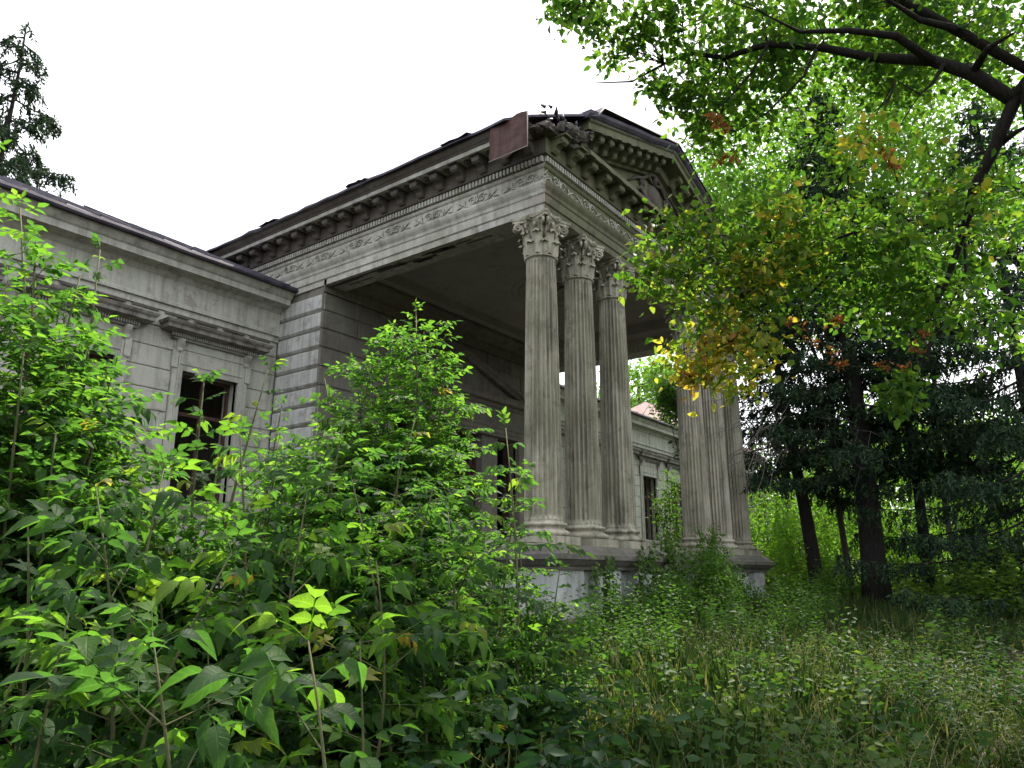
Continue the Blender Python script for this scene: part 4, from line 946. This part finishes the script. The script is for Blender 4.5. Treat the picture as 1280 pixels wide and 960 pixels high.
c = on(826, 640, 28); crown_tree('shrub', 'green shrub before the far wing window, seen between the column groups', 'shrub', (c.x, c.y, gz(c.x, c.y)), 4, on(838, 645, 28), (.45, .45, 1.5), 22, 60, .12, 'wood_far', .2, .8, .03, crad=.35)
c = on(862, 500, 25.5); crown_tree('conifer', 'drooping dark green conifer branches left of the far column group', 'tree', (c.x, c.y, gz(c.x, c.y)), 9, on(845, 510, 25.5), (.6, .6, 1.1), 26, 80, .12, 'wood_far', 0., .35, .08, crad=.3)
# far woodland mass
def woods():
    C = []
    for _ in range(1150):
        a = random.uniform(R(-32), R(26)); d = random.uniform(36, 60); x, y = d*math.cos(a), d*math.sin(a)
        if x < 36 and y > 9: continue
        hmax = 3.2+4.5*noise.noise(Vector((a*3.5, 1, 0)))+max(0, (d-36))*.28; C.append(Vector((x, y, gz(x, y)+random.random()*hmax)))
    P, D, N, s, h = clumps(C, 110, 1.9, .34, lambda ids, n: np.clip(.25+.75*(.6*rng.random(len(C))[ids]+.4*rng.random(n)), 0, 1))
    tag(leaf_cloud('woodland', P, D, N, s, h, 'wood_far', None, .6), 'sunlit green thicket and woodland beyond the spruce trunks', 'woodland', None, 'stuff')
woods()
# sunlit shrubs right behind the portico end
G3 = 'sunlit shrubs behind the spruce trunks'
for u, v, d, r_, lb in ((955, 640, 27, 1.3, 'bright shrub just right of the portico columns'), (1000, 690, 25, 1.1, 'low shrub behind the slim leaning trunk'), (1050, 640, 29, 1.5, 'sunlit shrub between the slim and the thickest trunk'), (1190, 620, 30, 1.9, 'sunlit shrub right of the thin dark trunk'), (1265, 590, 28, 1.9, 'sunlit shrub at the right edge'), (1130, 690, 25, 1.0, 'shaded shrub behind the thin dark trunk')):
    c = on(u, v, d); g = gz(c.x, c.y); crown_tree('shrub', lb, 'shrub', (c.x, c.y, g), 3, c, (r_*1.1, r_*1.1, r_), 45, 90, .11, 'robinia', .3, 1., .04, G3, crad=.45)

# ------------------------------------------------------------------ undergrowth
def path_at(x, y):   # trodden strip at the right
    return .88*max(0, 1-abs(y-.30-.05*x+.25*noise.noise(Vector((x*.8, 0, 5))))/.7) if 3 < x < 14 else 0
def in_house(x, y): return (x > 10.0 and x < 20.3 and y > 6.5) or y > 14.3
def scatter(n, a0, a1, d0, d1, pw=1., cl=0., sd=0.):
    out = []
    while len(out) < n:
        a = random.uniform(a0, a1); d = d0+(d1-d0)*random.random()**pw; x, y = d*math.cos(a), d*math.sin(a)
        if cl and noise.noise(Vector((x*.55, y*.55, sd)))+.5*noise.noise(Vector((x*1.7, y*1.7, sd))) < cl-.35: continue
        if path_at(x, y) > random.random(): continue
        if not in_house(x, y): out.append((x, y))
    return out
A0, A1 = R(-8), R(82)
# grass: tufts, each blade a folded sliver
pts = scatter(11000, R(-6), R(45), 1.6, 20, 1.15); Ps, Ds, Ss = [], [], []
for x, y in pts:
    d = math.hypot(x, y); z = gz(x, y); hh = random.uniform(.2, .55)*(1-.55*max(0, 1-abs(y-.3-.05*x)/1.5))*(1+.25*noise.noise(Vector((x, y, 3))))
    for _ in range(11): Ps.append((x+random.gauss(0, .05), y+random.gauss(0, .05), z-.01)); Ds.append((random.gauss(0, .38), random.gauss(0, .38), 1)); Ss.append(hh*random.uniform(.6, 1.2))
P = np.array(Ps); n_ = len(P); N = rdir(n_); tag(leaf_cloud('grass', P, np.array(Ds), N, np.array(Ss), rng.random(n_)**1.7, 'grass', None, .045, fold=.1), 'tangled long grass in front of the portico', 'grass', None, 'stuff')
# herbs: stems with whorls of leaves
def herbs(name, n, a0, a1, d0, d1, h0, h1, ls, mat, label, cat, pw=1., hl=0., hh=1., per=26, wd=.42):
    Ps, Ds, Ss, Hs = [], [], [], []
    for x, y in scatter(n, a0, a1, d0, d1, pw, .38 if d1 > 9.5 else .3, len(name)*1.7):
        z = gz(x, y); h = random.uniform(h0, h1)*(1+.6*noise.noise(Vector((x*.6, y*.6, 7)))); lx, ly = random.gauss(0, .18)*h, random.gauss(0, .18)*h; bh = random.random()
        for k in range(per):
            t = .15+.85*(k+random.random())/per; a = k*2.4; r = .02; Ps.append((x+lx*t+r*math.cos(a), y+ly*t+r*math.sin(a), z+h*t))
            Ds.append((math.cos(a), math.sin(a), random.uniform(-.35, .55))); Ss.append(ls*random.uniform(.6, 1.25)*(1.15-.5*t)); Hs.append(hl+(hh-hl)*(.6*bh+.4*random.random()))
    P = np.array(Ps); m = len(P); N = rdir(m, 1.6); tag(leaf_cloud(name, P, np.array(Ds), N, np.array(Ss), np.array(Hs), mat, None, wd), label, cat, None, 'stuff')
herbs('weeds', 520, A0, R(48), 2.2, 12, .2, .5, .06, 'herb', 'knee high leafy weeds covering the ground', 'weeds', 1.1)
herbs('tall_weeds', 520, A0, R(30), 8, 19, .25, .6, .11, 'herb', 'tall weeds by the pedestals and the trunks', 'weeds', 1., .2, 1.)
herbs('yellow_weeds', 760, R(2), R(40), 3.2, 11, .25, .6, .07, 'grass', 'yellow green narrow leaved weeds among the grass', 'weeds', 1., .45, .9, 30, .28)
herbs('low_weeds', 700, A0, R(46), 2.4, 9, .08, .25, .045, 'herb', 'small low leaves between the grass', 'weeds', 1., .3, 1., 12, .6)
herbs('undergrowth', 1500, R(-32), R(17.5), 18.5, 36, .6, 1.5, .2, 'wood_far', 'sunlit undergrowth behind the spruce trunks', 'undergrowth', 1., .2, 1., 26, .5)
herbs('pedestal_weeds', 380, R(14), R(36), 9.0, 17, .5, 1.05, .09, 'wood_far', 'tall leafy weeds crowding the foot of the pedestals', 'weeds', 1., 0., .7, 34, .5)
herbs('brambles', 170, R(0), R(38), 4.5, 12, .4, .8, .12, 'herb', 'arching brambles and young leafy shoots in the weeds', 'brambles', 1., .5, 1., 30, .6)
herbs('ground_cover', 1100, R(30), A1, 1.4, 9, .3, .9, .12, 'herb', 'dark undergrowth below the saplings', 'undergrowth', .8, 0., .6, 24, .5)
herbs('broad_weeds', 330, R(16), R(44), 2.5, 4.4, .15, .35, .12, 'herb', 'low broad leaved plants with blue green leaves at the bottom edge', 'weeds', 1., 0., .35, 12, .7)

# fallen leaves lying on the ground
pp = [(x, y) for x, y in scatter(4200, R(-8), R(45), 2, 14, 1.1)]+[(random.uniform(3, 13), .45+random.gauss(0, .55)) for _ in range(1500)]
P = np.array([(x, y, gz(x, y)+random.uniform(.005, .03)) for x, y in pp]); n_ = len(P); D = rdir(n_, 0, .12)
M['litter'] = leafmat('fallen_leaf', [(0, (.05, .035, .018)), (.5, (.11, .075, .03)), (.85, (.17, .12, .04)), (1, (.06, .09, .02))], trans=.15)
tag(leaf_cloud('leaf_litter', P, D, rdir(n_, 3.), rng.uniform(.05, .10, n_), rng.random(n_), 'litter', None, .6), 'brown fallen leaves on the ground and the trodden strip', 'fallen leaves', None, 'stuff')
# short grass on the trodden strip
Ps = []
for _ in range(2600):
    x = random.uniform(3, 13); y = .45+random.gauss(0, .5); Ps += [(x+random.gauss(0, .03), y+random.gauss(0, .03), gz(x, y)-.005) for _ in range(5)]
P = np.array(Ps); n_ = len(P); D = rdir(n_, 0, 1.); D[:, 2] = 1.1
tag(leaf_cloud('short_grass', P, D, rdir(n_), rng.uniform(.04, .14, n_), rng.random(n_), 'grass', None, .07, fold=.1), 'short worn grass on the trodden strip at the right', 'grass', None, 'stuff')
# pale dry grass stalks, each a long bent blade with a seed head of small scales
pts = scatter(1100, R(-2), R(42), 2.6, 13, 1.1); Ps, Ds, Ss, Hs = [], [], [], []; sm_ = MB()
for x, y in pts:
    z = gz(x, y); h = random.uniform(.35, .75); a = random.uniform(0, 2*PI); b = random.uniform(.1, .7)*h
    q = lambda t: Vector((x+b*t*t*math.cos(a), y+b*t*t*math.sin(a), z+h*t-.35*b*t*t)); sm_.tube([q(t) for t in (0, .35, .65, .85, 1)], [.0028, .0024, .002, .0014, .001], 3, False)
    if random.random() < .5:
        for k in range(9):
            t = .72+.28*k/9; Ps.append(tuple(q(t))); Ds.append((random.gauss(0, .4), random.gauss(0, .4), 1)); Ss.append(.03); Hs.append(.8+.2*random.random())
P = np.array(Ps); leaf_cloud('grass_heads', P, np.array(Ds), rdir(len(P)), np.array(Ss), np.array(Hs), 'grass', None, .3)
tag(bpy.data.objects['grass_heads'], 'pale seed heads above the grass in front of the portico', 'grass', None, 'stuff'); M['straw'] = flat('dry_straw', (.30, .27, .15), (.20, .20, .09), 20, .8)
tag(sm_.build('dry_stalks', 'straw'), 'pale bent dry stalks in the foreground grass', 'dry stalks', None, 'stuff')
# shrubs in front of the pedestal and a hanging vine
G4 = 'shrubs against the pedestal'
for x, y, r_, lb in ((11.4, 6.0, .4, 'green shrub hiding the pedestal below the second column'), (12.7, 5.9, .55, 'shrub against the pedestal below the third column'), (14.2, 5.8, .8, 'shrub in front of the gap in the colonnade'), (15.6, 5.9, .55, 'shrub left of the whitewashed far pedestal'), (18.0, 5.6, .4, 'low shrub under the far column group'), (21.2, 5.3, .55, 'shrub right of the far pedestal corner'), (9.4, 6.6, .3, 'small shrub at the foot of the near pedestal corner')):
    g = gz(x, y); crown_tree('shrub', lb, 'shrub', (x, y, g), 1.5, (x, y, g+r_*.9), (r_, r_*.7, r_), 36, 95, .075, 'wood_far', .1, .75, .02, G4, crad=.3)
def vine(x, y, w, ztop, zbot, n, label, hl):
    base = Vector((x, y, gz(x, y))); T = thing('climbing_vine', label, 'vine', base, 'vines on the pedestal wall'); mb = MB(); Ps, Ds = [], []
    for i in range(n):
        px = x+random.gauss(0, w); p = Vector((px, y-.1-.15*random.random(), ztop-random.random()*.3)); line = [p.copy()]
        while p.z > zbot: p = p+Vector((random.gauss(0, .03), random.gauss(0, .02), -.07)); line.append(p.copy()); [(Ps.append(tuple(p+Vector(tuple(rng.normal(size=3)))*.04)), Ds.append((random.gauss(0, 1), -1+random.gauss(0, .6), -.8))) for _ in range(6)]
        mb.tube(line, .004, 3, False)
    rel(mb.build('stem', 'stem', T), base); P = np.array(Ps); m = len(P); N = rdir(m)+np.array([0, -1.2, .6]); rel(leaf_cloud('foliage', P, np.array(Ds), N, rng.uniform(.05, .09, m), hl*.6+(.8-hl*.6)*rng.random(m), 'wood_far', T, .7), base)
vine(13.9, 6.55, .25, .9, -.7, 9, 'bright green vine hanging over the pedestal near the middle of the porch', .4)
vine(12.6, 6.55, .22, .6, -.7, 7, 'darker vine on the pedestal under the third column', .1)
vine(15.9, 6.55, .35, 1.1, -.5, 10, 'bushy vine climbing above the pedestal between the column groups', .3)
vine(11.3, 6.55, .3, .35, -.8, 8, 'vine trailing down the pedestal under the second column', .1)
# little birch seedling on the roof corner
b = Vector((10.2, 6.9, 8.35)); T = thing('roof_seedling', 'tiny thin seedling growing on the broken roof corner', 'seedling', b); mb = MB(); tips = []
for i in range(4): tips += branchy(mb, (0, 0, 0), (random.uniform(-.3, .3), random.uniform(-.2, .2), random.uniform(.25, .5)), .004, .001, 5, .15)[2:]
mb.build('stem', 'twig', T); P = np.array([tuple(t) for t in tips for _ in range(3)])+rng.normal(size=(len(tips)*3, 3))*.04
leaf_cloud('foliage', P, rdir(len(P)), rdir(len(P)), np.full(len(P), .04), rng.random(len(P)), 'tree', T)
print('tris', sum(len(m.loop_triangles) if m.loop_triangles else len(m.polygons)*2 for m in bpy.data.meshes), 'objects', len(bpy.data.objects))
